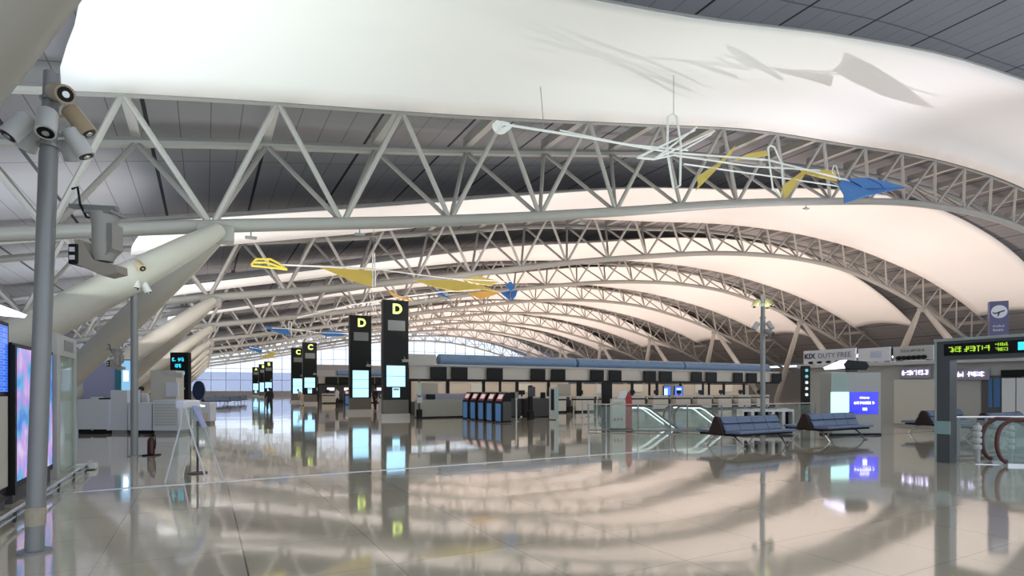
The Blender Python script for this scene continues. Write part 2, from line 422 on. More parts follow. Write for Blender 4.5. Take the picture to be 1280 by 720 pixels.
# floodlight hung on the first pole
r = fl0 = thing('floodlight', 'boxy grey floodlight on an arm of the taped pole', 'floodlight', (-0.90, 6.93, 2.80), A0, 'floodlights and lamp boxes'); r.scale = (0.78, 0.78, 0.8)
MB().beam((-0.42, 0, 0.80), (0.20, -0.02, 0.76), 0.07, 0.05).box(-0.14, 0.2, -0.14, 0.14, 0.68, 0.72).build('arm', GREY, r)
b = MB(); b.lathe([(0.10, 0.1), (0.135, 0.2), (0.135, 0.55), (0.16, 0.66), (0.16, 0.70)], (0.02, 0, 0), 18)
for k in range(5):
    b.box(0.10 + 0.02 * k, 0.11 + 0.02 * k, -0.1, 0.1, 0.16 + 0.02 * k, 0.56)
b.build('lamp_body', STEEL_W, r, True)
MB().prism([(-0.34, -0.1, 0.28), (-0.22, -0.1, 0.36), (-0.05, -0.1, 0.1), (0.25, -0.1, 0.04), (0.26, -0.1, -0.06), (0.08, -0.1, -0.1), (-0.3, -0.1, 0.06)], (0, 0.2, 0)).build('yoke', mat('dusty_beige', (0.36, 0.32, 0.27), 0.5), r, bevel=0.01)
h = MB().box(-0.36, -0.24, -0.12, 0.12, 0.05, 0.3).build('lens_box', BLACK, r, bevel=0.015)
for z in (0.1, 0.2): MB().box(-0.335, -0.27, -0.13, -0.12, z, z + 0.055).build('lens', WHITEP, h)
MB().path([(-0.36, -0.05, 1.0), (-0.28, -0.06, 1.02), (-0.24, -0.07, 0.8), (-0.16, -0.07, 0.64), (-0.05, -0.08, 0.62)], 0.014, 6).build('cable', BLACK, r, True)

q = dup(fl0, (-1.82, 16.2, 2.1), label='small grey floodlight low on the pole by the fire extinguisher'); q.scale = (0.6, 0.6, 0.55)
# ------------------------------------------------------------------ screens and glass along the left edge
XW = -2.32
def lit_panel_mat(name, base, a, bcol, sc):
    m = bpy.data.materials.new(name); m.use_nodes = True; nt = m.node_tree; b = nt.nodes['Principled BSDF']
    tc = nt.nodes.new('ShaderNodeTexCoord'); mp = nt.nodes.new('ShaderNodeMapping'); mp.inputs['Scale'].default_value = sc
    n = nt.nodes.new('ShaderNodeTexBrick'); n.inputs['Color1'].default_value = (*base, 1); n.inputs['Color2'].default_value = (*a, 1); n.inputs['Mortar'].default_value = (*bcol, 1)
    n.inputs['Scale'].default_value = 1.0; n.inputs['Mortar Size'].default_value = 0.05
    nt.links.new(tc.outputs['Object'], mp.inputs['Vector']); nt.links.new(mp.outputs[0], n.inputs['Vector'])
    nt.links.new(n.outputs['Color'], b.inputs['Emission Color']); b.inputs['Emission Strength'].default_value = 0.85
    b.inputs['Base Color'].default_value = (0.02, 0.02, 0.05, 1); b.inputs['Roughness'].default_value = 0.2
    return m
FLIGHT = lit_panel_mat('flight_board', (0.02, 0.10, 0.78), (0.03, 0.16, 0.85), (0.10, 0.28, 0.95), (0.5, 1.0, 7))
# the object coordinates of the panels run along y and z: turn them into the brick's plane
for m in (FLIGHT,): m.node_tree.nodes['Mapping'].inputs['Rotation'].default_value = (0, PI / 2, PI / 2)
POSTER = bpy.data.materials.new('poster_display'); POSTER.use_nodes = True
nt = POSTER.node_tree; nb = nt.nodes['Principled BSDF']; nz = nt.nodes.new('ShaderNodeTexNoise'); nz.inputs['Scale'].default_value = 2.2; nz.inputs['Detail'].default_value = 2
tc = nt.nodes.new('ShaderNodeTexCoord'); nt.links.new(tc.outputs['Object'], nz.inputs['Vector'])
cr = nt.nodes.new('ShaderNodeValToRGB'); e = cr.color_ramp.elements
e[0].position = 0.34; e[0].color = (0.05, 0.16, 0.70, 1); e[1].position = 0.68; e[1].color = (0.70, 0.62, 0.95, 1)
for p, c in ((0.45, (0.10, 0.42, 0.75, 1)), (0.52, (0.45, 0.30, 0.80, 1)), (0.60, (0.60, 0.38, 0.72, 1))):
    q = cr.color_ramp.elements.new(p); q.color = c
nt.links.new(nz.outputs['Fac'], cr.inputs[0]); nt.links.new(cr.outputs[0], nb.inputs['Emission Color']); nb.inputs['Emission Strength'].default_value = 0.8
nb.inputs['Base Color'].default_value = (0.02, 0.02, 0.05, 1); nb.inputs['Roughness'].default_value = 0.2
def wall_screen(label, y0, y1, z0, z1, m, leg):
    r = thing('digital_screen', label, 'screen', (XW, (y0 + y1) / 2, 0), 0, 'screens along the glass wall')
    w = (y1 - y0) / 2
    MB().box(-0.16, 0, -w, w, leg, z1 + 0.06).build('cabinet_body', CHAR, r, bevel=0.01)
    MB().box(0, 0.012, -w + 0.06, w - 0.10, z0, z1).build('display', m, r)
    MB().box(-0.14, -0.02, -w + 0.1, w - 0.1, 0, leg).build('plinth', DARK, r)
    return r
r = wall_screen('bright blue flight information screen at the very edge of the view', 7.9, 9.9, 1.56, 2.43, FLIGHT, 0.12)
MB().box(0, 0.012, -0.94, 0.9, 0.3, 1.5).build('lower_panel', CREAM, r)
MB().box(0.0, 0.07, 0.98, 1.06, 0.16, 2.2).build('end_fin', CHAR, r)
wall_screen('tall violet and blue poster display behind the taped light pole', 10.05, 12.4, 0.3, 2.18, POSTER, 0.2)
r = thing('glass_partition', 'greenish glass partition with a white frame, past the poster display', 'glass partition', (XW, 13.3, 0), 0)
r['kind'] = 'thing'
MB().box(-0.05, 0.05, -0.86, -0.62, 0, 2.58).box(-0.05, 0.05, 0.78, 0.84, 0, 2.58).box(-0.05, 0.05, -0.62, 0.78, 2.2, 2.58).box(-0.05, 0.05, -0.62, 0.78, 0.0, 0.06).build('partition_frame', LIGHTG, r)
MB().box(-0.012, 0.012, -0.62, 0.78, 0.06, 2.2).build('glass_sheet', GLASS2, r)
MB().box(0.05, 0.056, -0.3, 0.5, 2.3, 2.5).build('header_plate', MIDG, r)
r = thing('kick_rail', 'low double metal kick rail along the foot of the screens', 'rail', (XW + 0.32, 7.2, 0), 0)
MB().tube((0, 0, 0.07), (0, 6.6, 0.07), 0.02).tube((0.02, 0, 0.16), (0.02, 6.6, 0.16), 0.022).build('rail_bar', STAIN, r, True)
for i in range(6): MB().tube((0, 0.4 + 1.15 * i, 0), (0.01, 0.4 + 1.15 * i, 0.16), 0.018).build('rail_post', DARK, r)
r = thing('floor_box', 'small white box on the floor at the end of the kick rail', 'box', (-2.08, 13.75, 0), 0)
MB().box(-0.14, 0.2, -0.12, 0.12, 0.02, 0.12).build('box_shell', WHITEP, r, bevel=0.015)
MB().box(-0.12, 0.18, -0.1, 0.1, 0, 0.02).build('foot_pad', BLACK, r)

# ------------------------------------------------------------------ white counters at the left
def counter(label, x, y, w, h, dep=0.7, kick=MIDG, cat='counter', group='white service counters', m=None, name='service_counter'):
    r = thing(name, label, cat, (x, y, 0), A0, group)
    MB().box(0, w, 0, dep, 0.12, h).build('counter_body', m or COOLW, r, bevel=0.012)
    MB().box(0.03, w - 0.03, 0.04, dep - 0.04, 0, 0.12).build('plinth', kick, r)
    return r
def at_d(px, d): r_ = (px - 640) / FPX * d; return r_ * CT + d * ST, d * CT - r_ * ST
x, y = at_d(96, 19.9)
r = counter('wide white counter with two black vents at floor level, nearest the glass partition', x, y, 1.14, 1.22, kick=BLACK)
MB().box(0.06, 0.52, -0.006, 0, 0.06, 0.16).build('vent', BLACK, r); MB().box(0.58, 1.06, -0.006, 0, 0.06, 0.16).build('vent', BLACK, r)
MB().box(0.42, 0.66, 0.1, 0.4, 1.22, 1.31).build('card_tray', WHITEP, r); MB().box(0.7, 1.05, 0.1, 0.4, 1.22, 1.27).build('keyboard', BLACK, r)
x, y = at_d(138, 20.0); counter('tall narrow white cabinet between two lower counters', x, y, 0.60, 1.55, cat='cabinet', name='white_cabinet')
x, y = at_d(160, 19.9); counter('low white counter behind the far light pole, staff member standing at it', x, y, 0.84, 1.10, dep=0.5, kick=BLACK)
x, y = at_d(191, 19.8); r = counter('white counter with rows of horizontal louvres', x, y, 0.92, 1.2)
for k in range(8): MB().box(0.06, 0.86, -0.02, 0, 0.3 + 0.1 * k, 0.36 + 0.1 * k).build('louvre', LIGHTG, r)
x, y = at_d(190, 21.3)
r = thing('service_kiosk', 'cream booth wall with a hanging white sign, behind the louvred counter', 'booth', (x, y, 0), A0)
MB().box(-0.05, 0.92, 0, 0.5, 0, 2.3).build('booth_wall', CREAM, r); MB().prism([(0.3, -0.02, 2.28), (1.15, -0.02, 2.2), (1.15, -0.02, 2.0), (0.5, -0.02, 2.1)], (0, 0.02, 0)).build('sloped_valance', LIGHTG, r)
MB().box(0.6, 1.05, -0.12, -0.02, 1.3, 1.85).build('paper_poster', COOLW, r)
r = thing('folding_screen', 'lavender panel with a teal edge behind the white counters', 'partition', (*at_d(104, 21.9), 0), A0); r['kind'] = 'thing'
MB().box(0, 1.25, 0, 0.12, 0, 2.6).build('lavender_panel', LAV, r); MB().box(1.25, 1.48, -0.02, 0.12, 0, 2.75).build('teal_edge', TEAL, r)
r = thing('digital_screen', 'pale blue advertising screen between lavender panel and booth', 'screen', (*at_d(151, 21.8), 0), A0, 'screens along the glass wall')
MB().box(0, 0.42, 0, 0.15, 0.2, 2.75).build('cabinet_body', TEAL, r); d = MB().box(0.03, 0.39, -0.01, 0, 0.9, 2.7).build('display', mat('aqua_screen', (.1, .2, .3), .2, emit=(.28, .58, .85), es=.8), r)
MB().box(0.12, 0.3, -0.016, -0.01, 1.9, 2.3).build('white_notice', GLOWW, d); MB().box(0, 0.42, 0, 0.4, 0, 0.2).build('plinth', DARK, r)
r = thing('information_totem', 'black information totem with cyan lettering behind the louvred counter', 'sign', (-1.25, 27.0, 0), A0)
MB().box(0, 0.74, 0, 0.22, 0, 3.1).build('totem_body', BLACK, r)
def word_bars(parent, name, m, x0, x1, z, h, y=-0.008, axis='x', seed=1, gap=0.16):
    """a line of lettering too blurred to read: dense little clusters of strokes"""
    rnd = random.Random(seed); b = MB(); x = x0; t = 0.13 * h
    while x < x1 - h * 0.6:
        w = h * rnd.uniform(0.75, 0.95); qs = []
        for zz in (rnd.uniform(0.05, 0.2), rnd.uniform(0.4, 0.55), rnd.uniform(0.75, 0.87)):
            if rnd.random() < 0.8:
                a = rnd.choice((0, 0, 0.3)); qs.append((a * w, w * rnd.choice((1, 1, 0.6)), zz * h, zz * h + t))
        xx = rnd.uniform(0.15, 0.8) * w; qs.append((xx, xx + t, 0, h)); xx = rnd.choice((0, w - t)); qs.append((xx, xx + t, rnd.uniform(0, 0.4) * h, rnd.uniform(0.6, 1) * h))
        for q in qs:
            if axis == 'x': b.box(x + q[0], x + q[1], y, y + 0.008, z + q[2], z + q[3])
            else: b.box(y, y + 0.008, -x - q[1], -x - q[0], z + q[2], z + q[3])
        x += w + h * gap
    return b.build(name, m, parent)
for i, (a, c, z) in enumerate(((0.08, 0.66, 2.72), (0.2, 0.54, 2.46), (0.1, 0.66, 2.16))): word_bars(r, 'lettering', LEDC, a, c, z, 0.17, seed=i)
word_bars(r, 'lettering', WHITEP, 0.06, 0.7, 1.55, 0.14, seed=9)
r = thing('totem_sign', 'rounded dark blue sign standing on the far floor near the window', 'sign', (-0.62, 36.5, 0), A0)
b = MB(); b.prism([(0.34 + 0.34 * math.cos(t), 0, 1.5 + 0.55 * math.sin(t)) for t in [2 * PI * i / 20 for i in range(20)]], (0, 0.12, 0)); b.build('sign_disc', mat('navy_sign', (0.015, 0.03, 0.08), 0.3), r)
MB().box(0.28, 0.4, 0.02, 0.1, 0.03, 1.0).build('sign_post', DARK, r); MB().box(0.1, 0.58, -0.1, 0.2, 0, 0.03).build('base_plate', DARK, r)
r = counter('small white desk with a lit name strip, out on the open floor', -0.5, 29.3, 0.82, 0.98, dep=0.5, cat='desk', group='none', name='reception_desk'); del r['group']
word_bars(r, 'lettering', GLOWW, 0.22, 0.62, 0.78, 0.09, seed=4); MB().box(0.3, 0.7, -0.005, 0, 0.14, 0.5).build('niche', CREAM, r)

# folding sign stand and post in front
r = thing('sign_stand', 'see-through folding sign stand with splayed white legs', 'sign stand', (-0.16, 11.30, 0), A0)
for s in (-1, 1):
    for y in (-0.22, 0.22):
        MB().path([(0.02 * s - 0.06, y, 1.34), (0.07 * s - 0.04, y, 1.0), (0.36 * s, y * 1.15, 0.0)], 0.014, 8).build('leg', WHITEP, r, True)
    MB().prism([(0.05 * s - 0.06, -0.21, 1.28), (0.25 * s - 0.01, -0.21, 0.42), (0.25 * s - 0.01, 0.21, 0.42), (0.05 * s - 0.06, 0.21, 1.28)], (0.006 * s, 0, 0)).build('clear_panel', GLASS, r)
MB().box(-0.2, -0.02, -0.24, 0.24, 1.26, 1.40).build('top_clip', mat('gloss_white', (0.85, 0.86, 0.9), 0.15), r, bevel=0.03)
MB().beam((0.0, 0, 1.3), (0.2, -0.03, 0.92), 0.12, 0.02).build('notice_board', mat('pale_blue_notice', (0.42, 0.45, 0.72), 0.3), r)
r = thing('stanchion_post', 'thin dark post on a round base at the folding sign stand', 'stanchion', (-0.12, 12.15, 0), 0)
MB().lathe([(0.17, 0), (0.17, 0.02), (0.03, 0.035)], n=20).build('base_disc', DARK, r, True); MB().lathe([(0.02, 0.03), (0.02, 0.92), (0.028, 0.93), (0.028, 0.99)], n=12).build('shaft', DARK, r, True)
r = thing('fire_extinguisher', 'dark red fire extinguisher on a black stand by the pole', 'fire extinguisher', (-1.13, 15.95, 0), A0); r.scale = (0.9, 0.9, 0.95)
MB().lathe([(0.085, 0.03), (0.09, 0.06), (0.09, 0.36), (0.07, 0.43), (0.03, 0.46), (0.03, 0.5)], n=16).build('cylinder', mat('extinguisher_red', (0.05, 0.008, 0.008), 0.35), r, True)
MB().box(-0.02, 0.10, -0.015, 0.015, 0.5, 0.53).tube((0.0, 0, 0.51), (0.09, 0, 0.57), 0.012).build('valve_lever', BLACK, r)
MB().path([(0.03, 0, 0.5), (0.11, 0, 0.46), (0.12, 0, 0.3), (0.1, 0, 0.16)], 0.014, 6).build('hose', BLACK, r, True)
MB().box(-0.16, 0.18, -0.14, 0.14, 0, 0.03).build('stand_tray', BLACK, r)

# ------------------------------------------------------------------ lettered pillars
def letter_pillar(L, x, y, label, scr, near=True, flip=False):
    r = thing('letter_pillar', label, 'sign pillar', (x, y, 0), 0, 'black lettered check-in pillars'); r['kind'] = 'thing'
    w = 0.70
    MB().box(-w, w, 0, 0.42, 1.0, 6.4).build('pillar_body', CHAR, r, bevel=0.01)
    MB().box(-w, w, 0, 0.42, 0.25, 1.0).build('lower_panel', mat('taupe_panel', (0.16, 0.145, 0.125), 0.5), r)
    MB().box(-w - 0.12, w + 0.06, -0.08, 0.48, 0, 0.25).build('plinth', LIGHTG, r)
    text('letter', L, 0.74, GLOWG, r, (0.06, -0.012, 5.9), (PI / 2, 0, 0), 0.012, bold=0.022)
    MB().box(-0.45, 0.5, -0.012, 0, 4.75, 5.3).build('grey_window', mat('smoked_window', (0.20, 0.22, 0.21), 0.3), r)
    z1, z0, n = scr
    d = MB().box(-0.52, 0.5, -0.03, 0, z0, z1).build('display', SCRSKY, r)
    for k in range(1, n): MB().box(-0.52, 0.5, -0.036, -0.03, z0 + (z1 - z0) * k / n - 0.012, z0 + (z1 - z0) * k / n + 0.012).build('bezel_line', DARK, d)
    if near:
        q = MB().box(-0.2, 0.2, -0.03, 0, z0 - 0.58, z0 - 0.06).build('notice', SCRSKY, r)
        MB().box(-0.16, 0.16, -0.036, -0.03, z0 - 0.2, z0 - 0.1).build('yellow_strip', YELLOW, q)
    MB().box(0.3, 0.6, -0.3, -0.02, 3.05, 3.2).tube((0.45, -0.16, 3.2), (0.45, 0, 3.35), 0.02).build('camera_arm', STEEL_W, r)
    return r
letter_pillar('D', 9.08, 29.6, 'nearest black pillar with a big glowing letter D, at the desk end', (2.85, 1.72, 2))
letter_pillar('D', 8.95, 36.9, 'second black pillar with glowing letter D, partly behind the nearest D', (2.8, 1.05, 3), False)
letter_pillar('C', 9.55, 61.0, 'nearer of the two black pillars with letter C', (2.75, 1.72, 2))
letter_pillar('C', 9.6, 70.0, 'farther black pillar with letter C, half hidden by its twin', (2.8, 1.05, 2), False)
letter_pillar('B', 9.8, 106.7, 'nearer of the two black pillars with letter B', (2.75, 1.72, 2))
letter_pillar('B', 9.9, 119.0, 'farther black pillar with letter B, beside the nearer one', (2.8, 1.05, 2), False)
letter_pillar('A', 9.9, 136.0, 'most distant black lettered pillar, letter A', (2.75, 1.3, 2))
# ------------------------------------------------------------------ check-in island
def canopy(x0, x1, y, label):
    r = thing('check_in_canopy', label, 'canopy', (x0, y, 0), 0, 'long canopies over the check-in islands'); L = x1 - x0
    MB().box(0, L, 0, 3.4, 2.93, 3.03).build('canopy_roof', LIGHTG, r)
    MB().box(0.1, L, 0.12, 0.2, 2.17, 2.93).build('fascia', CREAM, r)
    MB().box(0, L, -0.02, 0.12, 2.03, 2.17).build('black_rail', BLACK, r)
    MB().box(0, 1.9, 0.6, 2.4, 3.03, 3.62).build('end_box', LIGHTG, r)
    b = MB(); n = 12
    for s in range(3):
        a0 = 2.2 + s * (L - 2.3) / 3; a1 = 2.2 + (s + 1) * (L - 2.3) / 3 - 0.1
        b.path([(a0, 1.1, 3.32), (a0 + 0.06, 1.1, 3.32), (a1 - 0.06, 1.1, 3.32), (a1, 1.1, 3.32)], [0.3, 0.38, 0.38, 0.3], 20)
    b.build('air_duct', BLUEDUCT, r, True)
    m = int(L / 1.35); b = MB()
    for i in range(m):
        x = 2.7 + i * 1.35
        if x < L - 0.3: b.lathe([(0.05, 0), (0.05, 0.02)], (x, 0.78, 3.52), 8)
    b.build('duct_nozzle', CHAR, r)
    for i in range(6): MB().tube((0.3 + i * (L - 0.6) / 5, 1.6, 0), (0.3 + i * (L - 0.6) / 5, 1.6, 2.93), 0.09, n=12).build('post', CHAR, r, True)
    return r
YI = 30.6
cn = canopy(10.1, 42.6, YI, 'long canopy with blue air duct over the nearest check-in island')
mon_px = [(537, 558), (563, 584), (607.5, 628), (662.5, 681), (688, 706), (737, 754), (760, 776), (803.5, 819), (823, 839), (863, 876.5), (881.5, 895), (916, 927.5), (932.5, 945), (964, 976)]
monpro = None
for i, (a, c) in enumerate(mon_px):
    xa = at_y(a, 466, YI)[0]; xc = at_y(c, 466, YI)[0]
    lab = '%s black monitor from the pillar end under the nearest check-in canopy' % ORD[i]
    if monpro is None:
        monpro = thing('overhead_monitor', lab, 'monitor', ((xa + xc) / 2, YI - 0.02, 2.17), 0, 'black monitors over the check-in counters')
        MB().box(-0.5, 0.5, -0.1, -0.02, 0.0, 0.7).build('monitor_case', BLACK, monpro, bevel=0.01); MB().box(-0.46, 0.46, -0.106, -0.1, 0.05, 0.65).build('dark_display', CHAR, monpro)
        MB().box(-0.06, 0.06, -0.02, 0.14, 0.3, 0.5).build('wall_bracket', DARK, monpro)
        q = monpro
    else: q = dup(monpro, ((xa + xc) / 2, YI - 0.02, 2.17), label=lab)
    q.scale = (max(0.8, (xc - xa) * 0.96), 1, 1)
# counters of the island
cp = thing('check_in_counter', 'first check-in counter beyond the tall advertising panel', 'counter', (17.4, YI + 0.5, 0), 0, 'check-in counters under the nearest canopy')
MB().box(0, 1.5, 0, 0.6, 0.12, 0.82).build('counter_front', CREAM, cp, bevel=0.01); MB().box(0, 1.5, -0.03, 0.6, 0.92, 1.1).build('ledge', LIGHTG, cp)
MB().box(0.02, 1.48, 0.03, 0.58, 0.82, 0.92).build('shadow_gap', BLACK, cp); MB().box(0.03, 1.47, 0.05, 0.58, 0, 0.12).build('plinth', BLACK, cp)
m_ = MB().box(0.3, 0.72, 0.2, 0.26, 1.22, 1.5).box(0.46, 0.56, 0.22, 0.26, 1.1, 1.22).build('desk_monitor', BLACK, cp)
MB().box(1.55, 2.2, 0.0, 0.7, 0.0, 0.42).build('scale_bed', CHAR, cp); MB().box(1.55, 2.2, 0.62, 0.7, 0.42, 1.05).build('scale_back', DARK, cp)
for i in range(1, 11):
    dup(cp, (17.4 + i * 2.3, YI + 0.5, 0), label='%s check-in counter counting from the tall advertising panel' % ORD[i])
r = thing('back_screen', 'long beige back wall with dark posts behind the check-in counters', 'partition', (10.6, YI + 2.9, 0), 0); r['kind'] = 'thing'
MB().box(0, 31.8, 0, 0.1, 0.0, 0.8).build('lower_panel', DARK, r); MB().box(0, 31.8, 0.02, 0.1, 0.8, 1.95).build('beige_panel', mat('beige_wall', (0.50, 0.44, 0.38), 0.6), r)
for i in range(13): MB().box(0.4 + i * 2.55, 0.62 + i * 2.55, -0.06, 0.02, 0.0, 2.9).build('dark_post', BLACK, r)
for i in range(9): MB().box(1.3 + i * 3.4, 2.4 + i * 3.4, -0.03, 0.02, 1.15 + 0.1 * (i % 3), 1.95).build('hanging_board', [MIDG, LIGHTG, CREAM][i % 3], r)
for i, (a, c, lab) in enumerate(((830, 838, 'narrow blue and white lit screen on the back wall behind the escalator'), (843.5, 853, 'wider bright blue screen beside the narrow lit one on the back wall'))):
    xa, xc = at_y(a, 490, YI + 2.8)[0], at_y(c, 490, YI + 2.8)[0]
    r = thing('digital_screen', lab, 'screen', ((xa + xc) / 2, YI + 2.78, 1.0), 0, 'lit screens on the check-in back wall'); w = (xc - xa) / 2
    MB().box(-w - 0.05, w + 0.05, 0, 0.06, 0.0, 0.85).build('monitor_case', BLACK, r); d = MB().box(-w, w, -0.01, 0, 0.08, 0.8).build('display', SCRBLUE, r)
    if i == 0: MB().box(-w, 0, -0.016, -0.01, 0.1, 0.62).build('white_text_area', SCRCYAN, d)
    else: MB().box(-w * 0.6, w * 0.6, -0.016, -0.01, 0.3, 0.65).build('pale_area', SCRSKY, d)
# staffed front desk
r = thing('front_desk', 'long grey-green front desk between the nearest D pillar and the kiosks', 'desk', (10.15, 28.9, 0), 0)
MB().box(0, 6.2, 0, 0.75, 0.08, 1.0).build('desk_front', mat('grey_green', (0.34, 0.345, 0.30), 0.5, noise=0.03), r, bevel=0.015); MB().box(0.05, 6.15, 0.04, 0.7, 0, 0.08).build('plinth', BLACK, r)
MB().box(0.0, 3.3, 0.35, 0.45, 1.0, 1.34).build('glazed_screen', mat('grey_violet', (0.30, 0.30, 0.36), 0.3), r); MB().box(3.3, 6.3, 0.3, 0.5, 1.0, 1.42).build('raised_back', MIDG, r)
MB().box(0.5, 0.95, 0.1, 0.3, 1.02, 1.3).build('desk_monitor', BLACK, r)
r = thing('queue_post', 'dark pole with a white sign beside the nearest D pillar', 'post', (9.95, 28.35, 0), 0)
MB().lathe([(0.16, 0), (0.16, 0.5), (0.1, 0.52)], n=14).build('weighted_base', BLACK, r, True); MB().tube((0, 0, 0.5), (0, 0, 2.1), 0.05).build('shaft', DARK, r, True)
MB().box(-0.14, 0.14, -0.07, -0.05, 0.85, 1.15).build('paper_sign', LIGHTG, r); MB().box(-0.1, 0.1, -0.07, -0.05, 1.25, 1.95).build('glass_board', GLASS2, r)

# self check-in kiosks in a row, screens towards the pillars
kp = thing('check_in_kiosk', 'black self check-in kiosk with blue panel, nearest of the five', 'kiosk', (12.35, 23.4, 0), 0, 'self check-in kiosks in a row')
MB().prism([(-0.25, -0.36, 0.03), (0.25, -0.36, 0.03), (0.25, -0.36, 1.36), (0.12, -0.36, 1.42), (-0.02, -0.36, 1.42), (-0.25, -0.36, 0.98)], (0, 0.72, 0)).build('kiosk_body', BLACK, kp, bevel=0.012)
MB().box(-0.27, -0.25, -0.25, 0.25, 0.08, 0.9).build('blue_panel', mat('kiosk_blue', (0.10, 0.25, 0.50), 0.35, emit=(0.1, 0.3, 0.8), es=0.10), kp)
d = Vector((0.23, 0, 0.44)).normalized(); nn = Vector((-d.z, 0, d.x)); b = Vector((-0.25, 0, 0.98)); p0 = b + d * 0.05 + nn * 0.001; p1 = b + d * 0.43 + nn * 0.001
MB().prism([p0 + Vector((0, -0.3, 0)), p1 + Vector((0, -0.3, 0)), p1 + Vector((0, 0.3, 0)), p0 + Vector((0, 0.3, 0))], nn * 0.012).build('screen_bezel', mat('kiosk_red', (0.26, 0.03, 0.04), 0.35), kp)
p0 = p0 + d * 0.1 + nn * 0.013; p1 = p1 - d * 0.04 + nn * 0.013
sc_ = MB().prism([p0 + Vector((0, -0.22, 0)), p1 + Vector((0, -0.22, 0)), p1 + Vector((0, 0.22, 0)), p0 + Vector((0, 0.22, 0))], nn * 0.004).build('touch_screen', mat('kiosk_screen', (0.6, 0.45, 0.45), 0.2, emit=(0.8, 0.62, 0.62), es=0.45), kp)
MB().box(-0.24, 0.24, -0.35, 0.35, 0, 0.03).build('base_plate', DARK, kp)
MB().box(-0.2, 0.24, -0.39, -0.36, 0.1, 1.0).build('side_panel', mat('kiosk_side', (0.07, 0.07, 0.065), 0.4), kp)
for i in range(1, 5): dup(kp, (12.35, 23.4 + i * 0.95, 0), label='black self check-in kiosk with blue panel, %s behind the nearest' % ORD[i - 1])
# posts, dark desks, advertising panel
def barrier_post(x, y, label, h=1.0, m=None):
    r = thing('barrier_post', label, 'barrier post', (x, y, 0), 0, 'thin queue barrier posts')
    MB().lathe([(0.16, 0), (0.16, 0.018), (0.04, 0.04)], n=16).build('base_disc', STAIN, r, True)
    MB().lathe([(0.035, 0.03), (0.035, h - 0.1), (0.05, h - 0.09), (0.05, h)], n=12).build('shaft', m or LIGHTG, r, True)
barrier_post(13.35, 23.9, 'white-headed barrier post at the near end of the kiosk row', 1.15, WHITEP)
for i, (px, py) in enumerate(((717, 523), (728, 522), (735, 521), (746, 521))):
    x, y = floor_at(px, py); barrier_post(x, y, '%s thin barrier post to the right of the advertising panel' % ORD[i], 0.95)
for i, (x, y, lab) in enumerate(((15.0, 27.6, 'dark baggage desk just behind the white-headed barrier post'), (16.6, 26.9, 'dark baggage desk left of the tall advertising panel'))):
    r = thing('baggage_desk', lab, 'desk', (x, y, 0), 0, 'dark baggage desks')
    MB().box(-0.75, 0.75, 0, 0.9, 0.05, 1.05).build('desk_body', DARK, r, bevel=0.02); MB().box(-0.7, 0.7, 0.05, 0.85, 0, 0.05).build('plinth', BLACK, r)
    MB().box(-0.5, 0.1, 0.2, 0.8, 1.05, 1.12).build('work_top', MIDG, r); MB().box(0.2, 0.5, 0.3, 0.36, 1.05, 1.4).build('desk_monitor', BLACK, r)
x, y = floor_at(663, 524.5)
r = thing('waste_post', 'dark slim bin post in front of the dark baggage desks', 'bin', (x, y, 0), 0)
MB().lathe([(0.2, 0), (0.2, 0.45), (0.14, 0.5), (0.13, 1.75), (0.08, 1.78)], n=14).build('post_body', CHAR, r, True); MB().box(-0.2, 0.2, -0.16, -0.13, 1.2, 1.7).build('dark_plate', DARK, r)
r = thing('advert_panel', 'tall grey advertising panel with dark screen and greenish glass edge', 'advertising panel', (15.5, 24.2, 0), A0); r.scale = (0.62, 1, 1)
MB().box(-0.06, 0.44, 0, 0.2, 0.04, 1.68).build('panel_frame', LIGHTG, r, bevel=0.02); MB().box(0.06, 0.34, -0.01, 0, 0.5, 1.58).build('dark_display', BLACK, r)
MB().box(0.44, 0.70, 0.02, 0.18, 0.04, 1.68).build('glass_edge', mat('aqua_glass_block', (0.35, 0.52, 0.50), 0.1), r); MB().box(0.1, 0.5, 0.02, 0.18, 0, 0.04).build('base_plate', DARK, r)
x, y = floor_at(759, 532)
r = thing('black_totem', 'plain black totem beside the red-sided display box', 'totem', (x, y, 0), A0)
MB().box(-0.22, 0.22, 0, 0.25, 0.06, 1.95).build('totem_body', BLACK, r, bevel=0.01); MB().box(-0.26, 0.26, -0.04, 0.29, 0, 0.06).build('base_plate', CHAR, r)
MB().box(-0.18, 0.18, -0.008, 0, 1.0, 1.85).build('dark_glass', CHAR, r)
r = thing('display_box', 'white display box with red side and tilted white sign', 'display box', (14.05, 17.1, 0), A0)
MB().box(-0.2, 0.32, 0, 0.5, 0.06, 1.2).build('box_body', mat('pale_display', (0.62, 0.63, 0.58), 0.4), r); MB().box(0.32, 0.56, -0.02, 0.5, 0.06, 1.28).prism([(0.32, -0.02, 1.28), (0.56, -0.02, 1.28), (0.44, -0.02, 1.5)], (0, 0.5, 0)).build('red_side', RED, r)
MB().prism([(0.0, -0.03, 1.22), (0.3, -0.03, 1.22), (0.42, -0.03, 1.54), (0.1, -0.03, 1.5)], (0, 0.03, 0)).build('tilted_sign', WHITEP, r); MB().box(-0.24, 0.6, -0.06, 0.54, 0, 0.06).build('base_plate', BLACK, r)
word_bars(r, 'red_marking', RED, -0.16, 0.24, 0.34, 0.13, seed=3); word_bars(r, 'small_print', MIDG, -0.15, 0.22, 1.02, 0.05, seed=5)

